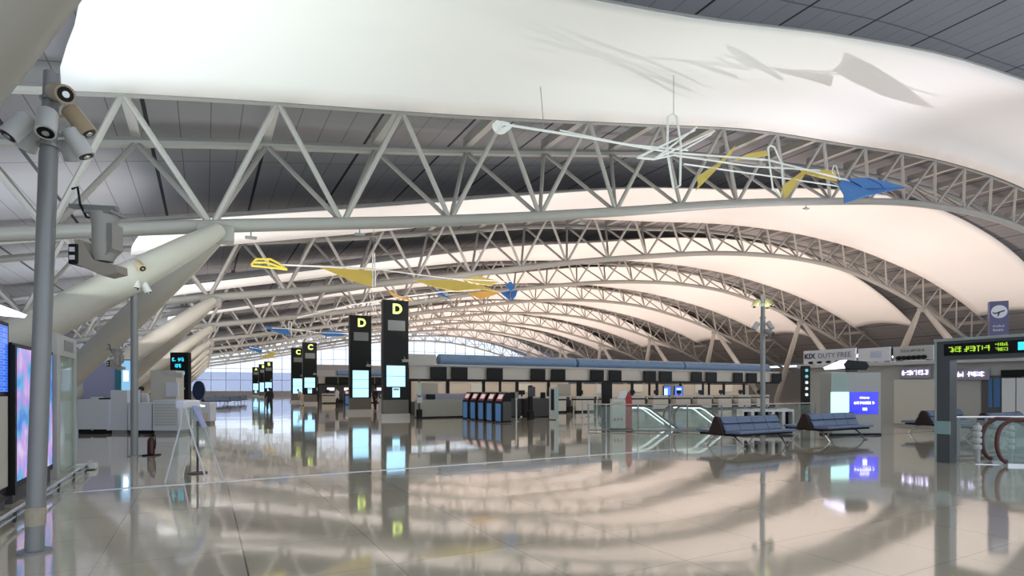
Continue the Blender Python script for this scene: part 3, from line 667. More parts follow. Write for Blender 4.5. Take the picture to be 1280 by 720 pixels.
# ------------------------------------------------------------------ escalators and glass railings
def railing(pts, label, h=1.02, step=1.35):
    r = thing('glass_railing', label, 'railing', (pts[0][0], pts[0][1], 0), 0, 'glass railings round the escalators'); r['kind'] = 'thing'
    o = Vector((pts[0][0], pts[0][1], 0)); P3 = [Vector((p[0], p[1], 0)) - o for p in pts]
    MB().path([p + Vector((0, 0, h)) for p in P3], 0.024, 8).build('handrail', STAIN, r, True)
    for a, c in zip(P3[:-1], P3[1:]):
        d = c - a; n = max(1, round(d.length / step)); u = d.normalized(); s = u.cross(Vector((0, 0, 1))) * 0.006
        for i in range(n):
            p, q = a + d * i / n + u * 0.04, a + d * (i + 1) / n - u * 0.04
            MB().prism([p + Vector((0, 0, 0.1)), q + Vector((0, 0, 0.1)), q + Vector((0, 0, h - 0.07)), p + Vector((0, 0, h - 0.07))], s).build('glass_pane', GLASS, r)
            e = a + d * i / n; MB().box(e.x - 0.022, e.x + 0.022, e.y - 0.022, e.y + 0.022, 0, h).build('post', STAIN, r)
    e = P3[-1]; MB().box(e.x - 0.022, e.x + 0.022, e.y - 0.022, e.y + 0.022, 0, h).build('post', STAIN, r)
    MB().path([p + Vector((0, 0, 0.06)) for p in P3], 0.03, 6).build('bottom_rail', MIDG, r)
    return r
def escalator(x, y, rz, label, W=0.85, lit=True, h=0.92, flat=1.15, run=1.35):
    """top landing of a down escalator: two rounded balustrades with handrails that run off along +x and sink to the floor opening"""
    r = thing('escalator', label, 'escalator', (x, y, 0), rz, 'escalators leading down')
    for s in (-1, 1):
        yy = s * W / 2; hc = h / 2
        top = [(0.22, yy, 0.1)] + [(0.24 - 0.2 * math.sin(t), yy, hc - (hc - 0.06) * math.cos(t)) for t in [PI * i / 12 for i in range(1, 12)]] + [(0.3, yy, h), (flat, yy, h), (flat + 0.25, yy, h - 0.1), (flat + run, yy, 0.02)]
        MB().path(top, 0.042, 8).build('handrail', HANDRAIL, r, True)
        pl = [(p[0] + (0.03 if i < 8 else 0), yy - 0.006, max(0.03, p[2] - 0.05)) for i, p in enumerate(top)]
        MB().prism(pl, (0, 0.012, 0)).build('glass_side', GLASS, r)
        if lit: MB().path([(0.45, yy - 0.03 * s, h - 0.07), (flat, yy - 0.03 * s, h - 0.07), (flat + 0.23, yy - 0.03 * s, h - 0.16), (flat + run - 0.12, yy - 0.03 * s, 0.05)], 0.028, 6).build('light_strip', mat('strip_light', (.8, .9, .9), .3, emit=(0.9, 1.0, 1.0), es=1.6), r)
        MB().box(0.2, flat + run - 0.1, yy - 0.07, yy + 0.07, 0.0, 0.05).build('skirt', STAIN, r)
    MB().box(-0.3, flat, -W / 2 + 0.08, W / 2 - 0.08, 0.0, 0.012).build('landing_plate', STAIN, r)
    b = MB()
    for i in range(3): b.box(flat + 0.36 * i, flat + 0.34 + 0.36 * i, -W / 2 + 0.09, W / 2 - 0.09, 0.0, 0.01 + 0.002 * i)
    b.build('steps', DARK, r)
    return r
railing([(12.6, 17.0), (13.1, 16.6), (14.96, 15.2), (15.45, 14.85), (16.55, 14.25), (18.6, 13.9), (22.0, 14.2)], 'long glass railing behind the display box and the first blue bench')
escalator(14.35, 17.75, -0.42, 'escalator behind the railing, its lit side sinking away from the display box')
escalator(15.95, 16.35, -0.3, 'escalator behind the railing, its lit side sinking towards the first blue bench')

# ------------------------------------------------------------------ benches
def make_bench(label):
    L = 2.5
    r = thing('bench', label, 'bench', (0, 0, 0), 0, 'blue back-to-back benches')
    for x in (0.0, L - 0.06):
        MB().prism([(x, -0.27, 0.36), (x, 0.27, 0.36), (x, 0.06, 0.84), (x, -0.06, 0.84)], (0.06, 0, 0)).build('end_panel', BROWN, r, bevel=0.008)
    MB().box(0.05, L - 0.05, -0.6, 0.6, 0.33, 0.38).build('seat_frame', BLACK, r)
    for s in (-1, 1):
        for i in range(4):
            x0 = 0.07 + i * (L - 0.14) / 4; x1 = x0 + (L - 0.14) / 4 - 0.012
            for (z0, z1) in ((0.45, 0.64), (0.65, 0.83)):
                f = lambda z: 0.27 - (z - 0.38) / 0.46 * 0.21
                MB().prism([(x0, s * (f(z0) + 0.01), z0), (x0, s * (f(z0) + 0.07), z0 + 0.01), (x0, s * (f(z1) + 0.06), z1 - 0.02), (x0, s * f(z1), z1)], (x1 - x0, 0, 0)).build('back_cushion', BLUESEAT, r, bevel=0.015)
            MB().prism([(x0, s * 0.24, 0.38), (x0, s * 0.74, 0.40), (x0, s * 0.76, 0.44), (x0, s * 0.72, 0.47), (x0, s * 0.26, 0.45)], (x1 - x0, 0, 0)).build('seat_cushion', BLUESEAT, r, bevel=0.015)
        for x in (0.35, L - 0.35):
            MB().path([(x, s * 0.1, 0.33), (x, s * 0.34, 0.29), (x, s * 0.5, 0.16), (x, s * 0.6, 0.015), (x, s * 0.68, 0.012)], 0.024, 8).build('leg', CHROME, r, True)
    return r
bench = make_bench('blue back-to-back bench nearest the escalator railing, light pole rising behind it')
bench.location = (12.25, 10.75, 0)
b2 = dup(bench, (16.1, 10.75, 0), label='blue back-to-back bench in front of the lit screen tower')
dup(bench, (21.9, 10.2, 0), label='blue bench just left of the portal column, seen past it')
dup(bench, (21.4, 8.3, 0), label='blue bench behind the portal, between column and dark escalator handrail')
dup(bench, (18.7, 6.3, 0), label='blue bench behind the portal, directly over the escalator handrail arch')
dup(bench, (22.6, 6.4, 0), label='blue bench farthest right, behind the portal at the picture edge')
for i, (x, y) in enumerate(((-0.2, 62), (0.9, 66), (1.8, 71))):
    dup(bench, (x, y, 0), rz=0.3, label='dim distant bench near the far window, %s one back' % ORD[i], group='dim distant benches')
# white rack behind the benches
r = thing('brochure_rack', 'low white rack with dark openings between the first two benches', 'rack', (16.0, 12.9, 0), A0)
b = MB(); W_ = 1.75
b.box(0, W_, 0, 0.5, 0.82, 0.9).box(0, W_, 0, 0.5, 0.06, 0.16)
for i in range(6): b.box(i * W_ / 5 - 0.05 * (i > 0), i * W_ / 5 + 0.05 * (i < 5), 0, 0.5, 0.16, 0.82)
b.build('rack_frame', WHITEP, r); MB().box(0.05, W_ - 0.05, 0.3, 0.34, 0.16, 0.82).build('dark_backing', CHAR, r); MB().box(0.04, W_ - 0.04, 0.04, 0.46, 0, 0.06).build('plinth', DARK, r)
for i in range(4): MB().box(0.1 + 0.42 * i, 0.36 + 0.42 * i, 0.1, 0.3, 0.9, 0.93).build('leaflet_stack', [MIDG, LIGHTG][i % 2], r)

# ------------------------------------------------------------------ screen tower with uplights
r = thing('screen_tower', 'grey tower with a pale and an indigo screen behind the second bench', 'screen tower', (18.75, 11.5, 0), A0 + 0.1); r.scale = (1.05, 1.05, 1.05)
MB().box(0, 1.72, 0, 0.6, 0.06, 2.06).build('tower_body', mat('tower_grey', (0.40, 0.40, 0.38), 0.4), r, bevel=0.015); MB().box(-0.02, 1.72, -0.02, 0.6, 0, 0.06).build('plinth', BLACK, r)
MB().box(-0.04, 0.58, -0.03, 0, 0.7, 1.42).build('pale_display', SCRCYAN, r)
d = MB().box(0.6, 1.6, -0.03, 0, 0.7, 1.42).build('indigo_display', SCRINDIGO, r)
word_bars(d, 'lettering', GLOWW, 0.75, 1.5, 1.02, 0.09, y=-0.04, seed=12); word_bars(d, 'lettering', GLOWW, 0.95, 1.3, 1.2, 0.06, y=-0.04, seed=13); MB().box(1.05, 1.2, -0.04, -0.03, 0.82, 0.9).build('white_mark', GLOWW, d)
MB().box(-0.02, 0.58, -0.012, 0, 1.46, 2.04).build('glass_face', GLASS2, r)
def uplight_box(x, y, z, rz, label, L=0.75):
    r = thing('floodlight', label, 'floodlight', (x, y, z), rz, 'floodlights and lamp boxes')
    MB().prism([(0, -0.2, 0.05), (L, -0.2, 0.0), (L + 0.12, -0.2, 0.14), (L, -0.2, 0.3), (0.1, -0.2, 0.34), (-0.06, -0.2, 0.2)], (0, 0.4, 0)).build('lamp_housing', CHAR, r, bevel=0.02)
    MB().prism([(-0.08, -0.19, 0.2), (-0.02, -0.19, 0.06), (-0.5, -0.19, 0.02), (-0.56, -0.19, 0.1), (0.06, -0.19, 0.35)], (0, 0.38, 0)).build('lit_hood', GLOWP, r)
    MB().box(0.2, 0.5, -0.1, 0.1, -0.06, 0.04).build('foot_bracket', DARK, r)
    return r
uplight_box(19.25, 11.45, 2.24, A0 + 0.1, 'glowing floodlight lying on top of the screen tower')

# ------------------------------------------------------------------ shops on the right
XS = 26.2
def yz_on(px, py, X=XS):
    t = math.atan((px - 640) / FPX) + TH; Y = X / math.tan(t); d = Y * CT + X * ST
    return Y, EYE + (486 - py) * d / FPX
r = thing('shop_block', 'low grey row of duty free shops along the hall side', 'shop', (XS, 0, 0), 0)
MB().box(0, 12, -6, 17.6, 0, 2.62).build('shop_wall', mat('shop_grey', (0.42, 0.41, 0.385), 0.5, noise=0.03, nscale=0.6), r); MB().box(-0.25, 12, -6, 17.7, 2.62, 2.78).build('roof_ledge', LIGHTG, r)
for y0, y1, m in ((14.6, 16.4, COOLW), (9.0, 10.2, mat('shop_recess', (0.10, 0.095, 0.09), 0.5)), (7.6, 8.9, WHITEP)): MB().box(-0.03, 0, y0, y1, 0.4, 2.1).build('wall_panel', m, r)
for px0, px1 in ((1236, 1241), (1243, 1251)):
    ya, yb = yz_on(px1, 490)[0], yz_on(px0, 490)[0]; MB().box(-0.05, -0.03, ya, yb, 0.9, 2.0).build('blue_poster', mat('poster_blue', (0.06, 0.17, 0.36), 0.4), r)
ya, yb = yz_on(1280, 490)[0], yz_on(1257, 490)[0]; b = MB()
for i in range(5): b.box(-0.08, -0.03, ya - 1.5 + i * 0.43, ya - 1.5 + i * 0.43 + 0.40, 0.3, 2.0)
b.build('corrugated_shutter', WHITEP, r); MB().box(-0.12, -0.03, ya - 1.5, yb + 0.1, 2.05, 2.3).build('dark_header', CHAR, r)
ya, yb = yz_on(1175, 500)[0], yz_on(1118, 500)[0]; MB().box(-0.04, 0, ya, yb, 0.1, 2.0).build('wall_panel', CREAM, r)
r = thing('shop_uplight', 'dark floodlight on the shop roof behind the pale sign boards', 'floodlight', (28.6, 16.9, 2.79), 0)
MB().box(-0.25, 0.25, -0.18, 0.18, 0.1, 0.34).build('lamp_housing', CHAR, r, bevel=0.02); MB().box(-0.06, 0.06, -0.1, 0.1, 0, 0.1).build('stand', DARK, r); MB().box(-0.22, 0.22, -0.15, 0.15, 0.34, 0.35).build('lit_glass', GLOWW, r)
q = uplight_box(-2.42, 9.75, 2.54, PI - 0.35, 'glaring lamp box on top of the flight information screen', 0.5); q.scale = (0.55, 0.55, 0.55)
# sign boards standing on the ledge
def board(px0, px1, pt, pb, label, m, name='sign_board'):
    y1, zt = yz_on(px0, pt); y0, _ = yz_on(px1, pt); _, zb = yz_on((px0 + px1) / 2, pb)
    r = thing(name, label, 'sign', (XS, (y0 + y1) / 2, 2.78), 0, 'sign boards on the shop ledge'); w = (y1 - y0) / 2
    h = max(0.45, zt - 2.78)
    MB().box(-0.1, 0, -w, w, 0.04, h).build('board', m, r, bevel=0.01)
    for s in (-0.7, 0.7): MB().box(-0.06, 0.2, s * w - 0.04, s * w + 0.04, 0, 0.06).build('foot', DARK, r)
    return r, w, h
SIGNW = mat('sign_white', (0.74, 0.74, 0.77), 0.4)
r, w, h = board(1006, 1071, 439, 456, 'white sign board reading KIX DUTY FREE', SIGNW)
NAVY = mat('navy_letters', (0.03, 0.03, 0.09), 0.4); GREYL = mat('grey_letters', (0.22, 0.22, 0.27), 0.4)
text('lettering', 'KIX', h * 0.5, NAVY, r, (-0.11, w * 0.74, h * 0.58), (PI / 2, 0, -PI / 2), 0.008, bold=0.01, xs=1.0)
text('lettering', 'DUTY FREE', h * 0.5, GREYL, r, (-0.11, -w * 0.22, h * 0.58), (PI / 2, 0, -PI / 2), 0.008, xs=0.92)
b = MB()
for i in range(5): b.ball((-0.08, w * (0.7 - 0.35 * i), 0.1), 0.14, 8, 0.45)
b.build('merchandise_print', CHAR, r, True)
r, w, h = board(1074, 1114, 436, 453, 'plain pale sign board right of the duty free sign', SIGNW); MB().box(-0.11, -0.1, -w * 0.5, w * 0.2, h * 0.3, h * 0.75).build('faint_print', mat('faint_print', (0.55, 0.58, 0.70), 0.4), r)
r, w, h = board(1118, 1168, 434, 451, 'grey sign board with dark bag pictures, above the lit shop name', LIGHTG)
word_bars(r, 'lettering', GREYL, -w * 0.6, w * 0.6, h * 0.6, h * 0.18, y=-0.11, axis='y', seed=22)
b = MB()
for i in range(6): b.ball((-0.09, w * (0.7 - 0.25 * i), 0.14), 0.13, 8, 0.7)
b.build('bag_print', CHAR, r, True)
for i, (a, c, p0, p1, lab) in enumerate(((1130, 1162, 461, 471, 'violet-white lit shop name left of the portal column'), (1197, 1234, 463, 473, 'violet-white lit shop name seen through the portal'))):
    y1, zt = yz_on(a, p0); y0, _ = yz_on(c, p0); _, zb = yz_on((a + c) / 2, p1)
    r = thing('lit_sign', lab, 'sign', (XS - 0.1, (y0 + y1) / 2, zb), 0, 'lit shop names'); w = (y1 - y0) / 2; h = zt - zb
    MB().box(-0.02, 0.05, -w - 0.1, w + 0.1, -0.06, h + 0.06).build('sign_case', mat('sign_case', (0.30, 0.28, 0.33), 0.4), r)
    word_bars(r, 'lit_lettering', GLOWP, -w, w, h * 0.2, h * 0.6, y=-0.05, axis='y', seed=31 + i, gap=0.12)
for i, (px, py, lab) in enumerate(((1080, 440, 'small glowing floodlight beside the duty free sign'), (1106, 434, 'small glowing floodlight above the plain pale sign board'))):
    y, z = yz_on(px, py, XS + 0.5)
    q = uplight_box(XS + 0.75, y, 2.8, A0 - 0.4, lab, 0.42); q.scale = (0.9, 0.9, 1.1); MB().box(0.3, 0.42, -0.06, 0.06, -0.01, 0.3).build('stand', DARK, q)
    for ch in q.children:
        if ch.name.startswith(('lamp_housing', 'lit_hood', 'foot_bracket')): ch.location.z = 0.22
r = thing('departure_sign', 'purple pylon sign with a white plane symbol, above the portal', 'sign', (28.2, 10.45, 2.785), -PI / 2 + 0.62)
MB().box(-0.30, 0.30, -0.2, 0.06, 0, 2.35).build('pylon', PURPLE, r, bevel=0.01)
d = MB().prism([(0.26 * math.cos(t), -0.215, 1.92 + 0.26 * math.sin(t)) for t in [2 * PI * i / 28 for i in range(28)]], (0, 0.015, 0)).build('white_disc', SIGNW, r)
b = MB(); R_ = lambda x, z: (x * math.cos(0.35) - z * math.sin(0.35), -0.222, 1.9 + x * math.sin(0.35) + z * math.cos(0.35))
b.prism([R_(-0.18, 0.0), R_(-0.15, -0.03), R_(0.16, -0.03), R_(0.2, 0.0), R_(0.16, 0.025), R_(-0.13, 0.025)], (0, 0.007, 0))
b.prism([R_(0.04, 0.0), R_(-0.08, -0.15), R_(-0.12, -0.15), R_(-0.04, 0.0)], (0, 0.007, 0)); b.prism([R_(-0.12, 0.0), R_(-0.19, 0.09), R_(-0.21, 0.08), R_(-0.18, 0.0)], (0, 0.007, 0))
b.build('plane_symbol', NAVY, d)
for i in range(2): word_bars(r, 'lettering', SIGNW, -0.2, 0.2, 1.3 - 0.16 * i, 0.09, y=-0.21, seed=40 + i)
x, y = floor_at(1008, 531)
r = thing('icon_totem', 'slim black totem with small lit pictograms left of the screen tower', 'totem', (x, y, 0), A0)
x = 0; MB().box(-0.16, 0.17, 0, 0.2, 0.05, 2.62).build('totem_body', BLACK, r); MB().box(-0.25, 0.27, -0.05, 0.3, 0, 0.05).build('base_plate', CHAR, r)
for i, m in enumerate((LEDC, LEDC, GLOWP, GLOWP, GLOWP)):
    z = 2.42 - i * 0.27; MB().prism([(0.01 + 0.07 * math.cos(t), -0.012, z + 0.07 * math.sin(t)) for t in [2 * PI * k / 14 for k in range(14)]], (0, 0.012, 0)).build('pictogram', mat('soft_cyan', (.1, .4, .5), .3, emit=(.15, .5, .55), es=.7) if m is LEDC else mat('soft_white', (.6, .6, .6), .3, emit=(.7, .7, .75), es=.8), r)

# ------------------------------------------------------------------ portal with the LED board, escalator beneath
PX_ = 14.02
r = thing('sign_portal', 'steel portal with a black LED board over the right-hand escalator', 'portal', (PX_, 6.28, 0), 0)
PS = mat('portal_steel', (0.10, 0.11, 0.115), 0.3, 0.3); PE = mat('portal_edge', (0.42, 0.46, 0.44), 0.3, 0.3)
for y in (0.0, -5.2):
    MB().box(-0.0, 0.30, y - 0.26, y, 0.0, 2.62).build('portal_column', PS, r)
    MB().box(-0.02, 0.0, y - 0.02, y + 0.02, 0.0, 2.66).build('edge_strip', PE, r); MB().box(-0.03, 0.01, y - 0.27, y + 0.01, 0.62, 0.9).build('teal_band', mat('band_teal', (0.28, 0.42, 0.43), 0.25), r)
MB().box(0.0, 0.30, -5.2, -0.26, 2.22, 2.62).build('portal_beam', PS, r); MB().box(-0.05, 0.34, -5.5, 0.02, 2.62, 2.68).build('top_plate', PE, r)
d = MB().box(-0.02, 0.0, -5.0, -0.16, 2.31, 2.56).build('led_board', BLACK, r)
word_bars(d, 'lettering', LEDG, 0.25, 1.0, 2.375, 0.12, y=-0.03, axis='y', seed=51); word_bars(d, 'lettering', LEDG, 1.06, 1.3, 2.46, 0.07, y=-0.03, axis='y', seed=52); word_bars(d, 'lettering', LEDG, 1.06, 1.3, 2.36, 0.07, y=-0.03, axis='y', seed=53)
MB().box(-0.03, -0.02, -1.62, -1.42, 2.36, 2.52).build('cyan_symbol', LEDC, d)
word_bars(d, 'lettering', LEDG, 2.0, 4.2, 2.375, 0.12, y=-0.03, axis='y', seed=55)
escalator(14.68, 5.62, -0.75, 'dark-railed escalator under the LED portal at the right edge', W=0.55, lit=False, h=0.95, flat=0.55, run=1.25)
for i, (px, py, lab) in enumerate(((1222, 578, 'white ringed bollard at the near side of the portal escalator'), (1263, 578, 'white ringed bollard on the far side of the portal escalator'))):
    x, y = floor_at(px, py)
    r = thing('bollard', lab, 'bollard', (x, y, 0), 0, 'white ringed bollards'); MB().lathe([(0.06, 0), (0.045, 0.02), (0.045, 0.82), (0.03, 0.86)], n=14).build('shaft', LIGHTG, r, True)
    for k in range(4): MB().lathe([(0.06, 0.28 + 0.14 * k), (0.075, 0.3 + 0.14 * k), (0.075, 0.37 + 0.14 * k), (0.06, 0.39 + 0.14 * k)], n=14).build('ring', WHITEP, r, True)
railing([(14.6, 6.35), (15.2, 6.35), (17.6, 5.2)], 'glass railing between portal column and ringed bollard', 0.95, 0.6)

# ------------------------------------------------------------------ check-in island behind the C pillars
c2 = dup(cn, (10.6, 62.6, 0), label='dim canopy of the second check-in island, behind letter C')
for i in range(6): dup(cp, (11.2 + 2.3 * i, 63.0, 0), label='distant check-in counter by the C pillars, %s from the pillars' % ORD[i], group='check-in counters of the second island')
for i in range(4):
    q = dup(monpro, (12.0 + 2.0 * i + (i % 2) * -0.6, 62.55, 2.17), label='distant black monitor under the second canopy, %s from the C pillars' % ORD[i], group='black monitors of the second island')
    q.scale = (1.3, 1, 1)
for i in range(3): dup(kp, (12.6 + i * 0.9, 57.5, 0), rz=PI / 2, label='distant dark kiosk in front of the C island, %s from the pillar' % ORD[i], group='distant dark kiosks')

r = thing('office_block', 'plain grey raised office block far behind the C pillars', 'building', (14.2, 97.0, 0), 0)
MB().box(0, 15, 0, 9, 2.3, 5.5).build('upper_wall', mat('office_grey', (0.36, 0.37, 0.42), 0.5, noise=0.03), r); MB().box(0.2, 14.8, 0.4, 9, 0, 2.3).build('dark_lower_wall', DARK, r)
MB().box(-0.2, 15.2, -0.2, 9, 5.5, 5.65).build('roof_edge', LIGHTG, r)
for i in range(5): MB().box(1.0 + i * 2.8, 2.2 + i * 2.8, 0.36, 0.4, 1.3, 1.8).build('lit_window', mat('office_light', (.6, .6, .6), .3, emit=(.9, .9, 1.0), es=.9), r)
# ------------------------------------------------------------------ mobiles
def mobile(name_label, Y, build, group='wind mobiles hung from the roof'):
    pass
def sail(pts, m, parent, name='sail', th=0.02, lean=0.9):
    """a cloth sail whose upper edge leans away from the viewer's side of the hall"""
    o_ = parent.location; zm = sum(p.z for p in pts) / len(pts); out = []
    for p in pts:
        w_ = p + o_; y2 = w_.y + lean * (p.z - zm); k_ = y2 / w_.y          # same sight line, met on the leaning sail
        out.append(Vector((w_.x * k_, y2, EYE + (w_.z - EYE) * k_)) - o_)
    return MB().prism(out, (0, th, -th * 0.6)).build(name, m, parent)
def PT(o, Y):
    def f(px, py, dy=0.0):
        x, y, z = at_y(px, py, Y + dy); return Vector((x - o[0], Y + dy - o[1], z - o[2]))
    return f
WROD = mat('white_rod', (0.80, 0.82, 0.80), 0.35)
def loop(parent, pts, r=0.035):
    return MB().path(pts + [pts[0]], r, 6).build('loop_frame', WROD, parent, True)
# nearest mobile
o = (14.1, 14.0, 9.6); f = PT(o, 14.0)
r = thing('wind_mobile', 'large nearest mobile of white rods with yellow sails and one blue kite', 'mobile', o, 0, 'wind mobiles hung from the roof')
MB().path([f(627, 155), f(735, 172), f(842, 191)], 0.035, 6).path([f(700, 163), f(780, 180), f(860, 188, .4)], 0.025, 6).build('boom', WROD, r, True)
MB().path([f(842, 191), f(960, 200), f(1062, 226)], 0.035, 6).path([f(842, 194), f(940, 208), f(1025, 213)], 0.03, 6).build('boom', WROD, r, True)
MB().path([f(855, 205), f(975, 222, .3), f(1050, 233)], 0.028, 6).build('boom', WROD, r, True)
b = MB(); b.prism([f(621, 150)] + [f(631 + 11 * math.cos(t), 152 + 12 * math.sin(t)) for t in [PI - PI * i / 8 for i in range(9)]] + [f(642, 154)], (0, 0.25, 0)); b.build('counterweight', WROD, r)
loop(r, [f(834, 190), f(835, 146), f(841, 142), f(846, 146), f(851, 182), f(850, 232), f(842, 236)], 0.04)
loop(r, [f(797, 197, -1.2), f(868, 163, 1.2), f(871, 159, 1.4), f(818, 199, -1.2)], 0.035)
loop(r, [f(818, 199, -0.8), f(893, 164, 1.2), f(889, 168, 1.2), f(842, 194)], 0.03)
loop(r, [f(960, 185), f(963, 182), f(968, 184), f(977, 205), f(979, 235), f(976, 246), f(966, 235), f(962, 205)], 0.035)
loop(r, [f(1040, 215), f(1042, 207), f(1045, 207), f(1050, 225)], 0.025)
sail([f(871, 221), f(898, 203), f(920, 181), f(914, 193), f(880, 228), f(870, 238), f(873, 229)], YELLOW, r)
sail([f(918, 200, .2), f(935, 192, .2), f(957, 188, .2), f(960, 194, .2), f(945, 197, .2), f(921, 200, .2)], YELLOW, r)
sail([f(978, 232), f(1003, 214), f(1006, 218), f(985, 245), f(980, 248)], YELLOW, r)
sail([f(1000, 211, .2), f(1044, 213, .2), f(1047, 226, .2), f(1026, 222, .2), f(1003, 216, .2)], YELLOW, r)
k = sail([f(1048, 229), f(1060, 223), f(1085, 222), f(1108, 227), f(1133, 234), f(1105, 240), f(1082, 245), f(1056, 254), f(1055, 243)], BLUESAIL, r, 'blue_kite', 0.03)
MB().path([f(1060, 224, -.03), f(1075, 232, -.03), f(1083, 244, -.03)], 0.03, 6).path([f(1052, 236, -.03), f(1085, 236, -.03), f(1130, 235, -.03)], 0.025, 6).path([f(1085, 223, -.03), f(1100, 230, -.03), f(1108, 239, -.03)], 0.02, 6).build('batten', mat('navy_batten', (0.01, 0.05, 0.2), 0.5), k)
MB().tube(f(842, 142), f(842, 142) + Vector((0, 0, 1.3)), 0.012, n=5).tube(f(680, 164), f(680, 164) + Vector((0, 0.2, 1.4)), 0.012, n=5).build('hanger_wire', GREY, r)
# second mobile
o = (8.0, 28.2, 7.5); f = PT(o, 28.2)
r = thing('wind_mobile', 'second mobile, long yellow triangles and a blue star left of the D pillar top', 'mobile', o, 0, 'wind mobiles hung from the roof')
MB().path([f(350, 331), f(400, 333), f(467, 336)], 0.045, 6).path([f(467, 336), f(520, 343), f(560, 348), f(640, 352)], 0.03, 6).build('boom', WROD, r, True)
YR_ = mat('yellow_rod', (0.80, 0.70, 0.08), 0.4)
b = MB()
b.path([f(314, 331), f(320, 324), f(338, 324), f(348, 329), f(359, 337)], 0.05, 6).path([f(314, 332), f(335, 334), f(359, 337)], 0.05, 6).path([f(335, 324), f(336, 334)], 0.04, 6).path([f(318, 328, -.6), f(334, 328, -.7), f(356, 336, -.2)], 0.05, 6)
b.build('yellow_frame', YR_, r, True)
sail([f(400, 334), f(465, 338), f(465, 358), f(440, 351)], YELLOW, r)
sail([f(516, 350), f(570, 350), f(570, 364), f(545, 359)], YELLOW, r); sail([f(570, 350), f(602, 357), f(625, 365), f(600, 361), f(570, 364)], YELLOW, r)
sail([f(575, 348, .4), f(600, 345, .4), f(626, 352, .4), f(612, 357, .4), f(590, 353, .4)], mat('pale_yellow', (0.75, 0.60, 0.16), 0.7), r)
loop(r, [f(466, 318), f(468, 316), f(469, 340), f(469, 358), f(466, 359)], 0.035); loop(r, [f(531, 366), f(533, 366), f(534, 374), f(532, 376)], 0.02)
sail([f(632, 358), f(638, 350), f(644, 359), f(639, 364)], BLUESAIL, r, 'blue_star_arm'); sail([f(626, 366), f(638, 363), f(637, 375)], BLUESAIL, r, 'blue_star_arm'); sail([f(639, 364), f(647, 362), f(645, 370), f(639, 377)], BLUESAIL, r, 'blue_star_arm')
MB().tube(f(467, 318), f(467, 318) + Vector((0, 0, 1.6)), 0.014, n=5).tube(f(600, 347), f(600, 347) + Vector((0, 0, 1.8)), 0.014, n=5).build('hanger_wire', GREY, r)
# third
o = (9.0, 42.6, 8.0); f = PT(o, 42.6)
r = thing('wind_mobile', 'third mobile, long thin white boom and orange sails above the nearest D pillar', 'mobile', o, 0, 'wind mobiles hung from the roof')
MB().path([f(372, 397), f(440, 381), f(510, 370), f(560, 364), f(600, 363)], 0.06, 6).build('boom', WROD, r, True)
sail([f(485, 362), f(497, 369), f(509, 372), f(517, 377), f(500, 373), f(490, 369)], ORANGE, r); sail([f(585, 366), f(605, 364), f(626, 366), f(610, 371), f(600, 374)], ORANGE, r)
loop(r, [f(462, 368), f(465, 362), f(470, 390), f(468, 392)], 0.03); sail([f(544, 361), f(548, 368), f(565, 374), f(552, 370)], BLUESAIL, r, 'blue_fin')
MB().tube(f(510, 370), f(510, 370) + Vector((0, 0, 2.0)), 0.016, n=5).build('hanger_wire', GREY, r)
# fourth: two blue sails
o = (7.5, 57.0, 8.0); f = PT(o, 57.0)
r = thing('wind_mobile', 'fourth mobile with two flat blue sails above letter C', 'mobile', o, 0, 'wind mobiles hung from the roof')
MB().path([f(340, 410), f(362, 411), f(400, 416), f(440, 417)], 0.05, 6).build('boom', WROD, r, True)
sail([f(328, 408), f(345, 409), f(362, 411), f(362, 419), f(348, 416)], BLUESAIL, r, 'blue_sail'); sail([f(396, 416), f(415, 413), f(438, 416), f(428, 420), f(410, 421)], BLUESAIL, r, 'blue_sail')
loop(r, [f(361, 402), f(364, 402), f(364, 420), f(361, 420)], 0.04); MB().tube(f(390, 415), f(390, 415) + Vector((0, 0, 2.2)), 0.018, n=5).build('hanger_wire', GREY, r)
# fifth
o = (6.0, 71.4, 8.0); f = PT(o, 71.4)
r = thing('wind_mobile', 'fifth mobile, small blue wedge and yellow strip near the distant pillars', 'mobile', o, 0, 'wind mobiles hung from the roof')
MB().path([f(312, 434), f(328, 437), f(348, 441)], 0.05, 6).build('boom', WROD, r, True)
sail([f(305, 434), f(318, 433), f(328, 436), f(327, 442)], BLUESAIL, r, 'blue_sail'); sail([f(326, 446), f(338, 441), f(348, 438), f(342, 445), f(330, 448)], YELLOW, r)
MB().tube(f(328, 437), f(328, 437) + Vector((0, 0, 2.4)), 0.02, n=5).build('hanger_wire', GREY, r)

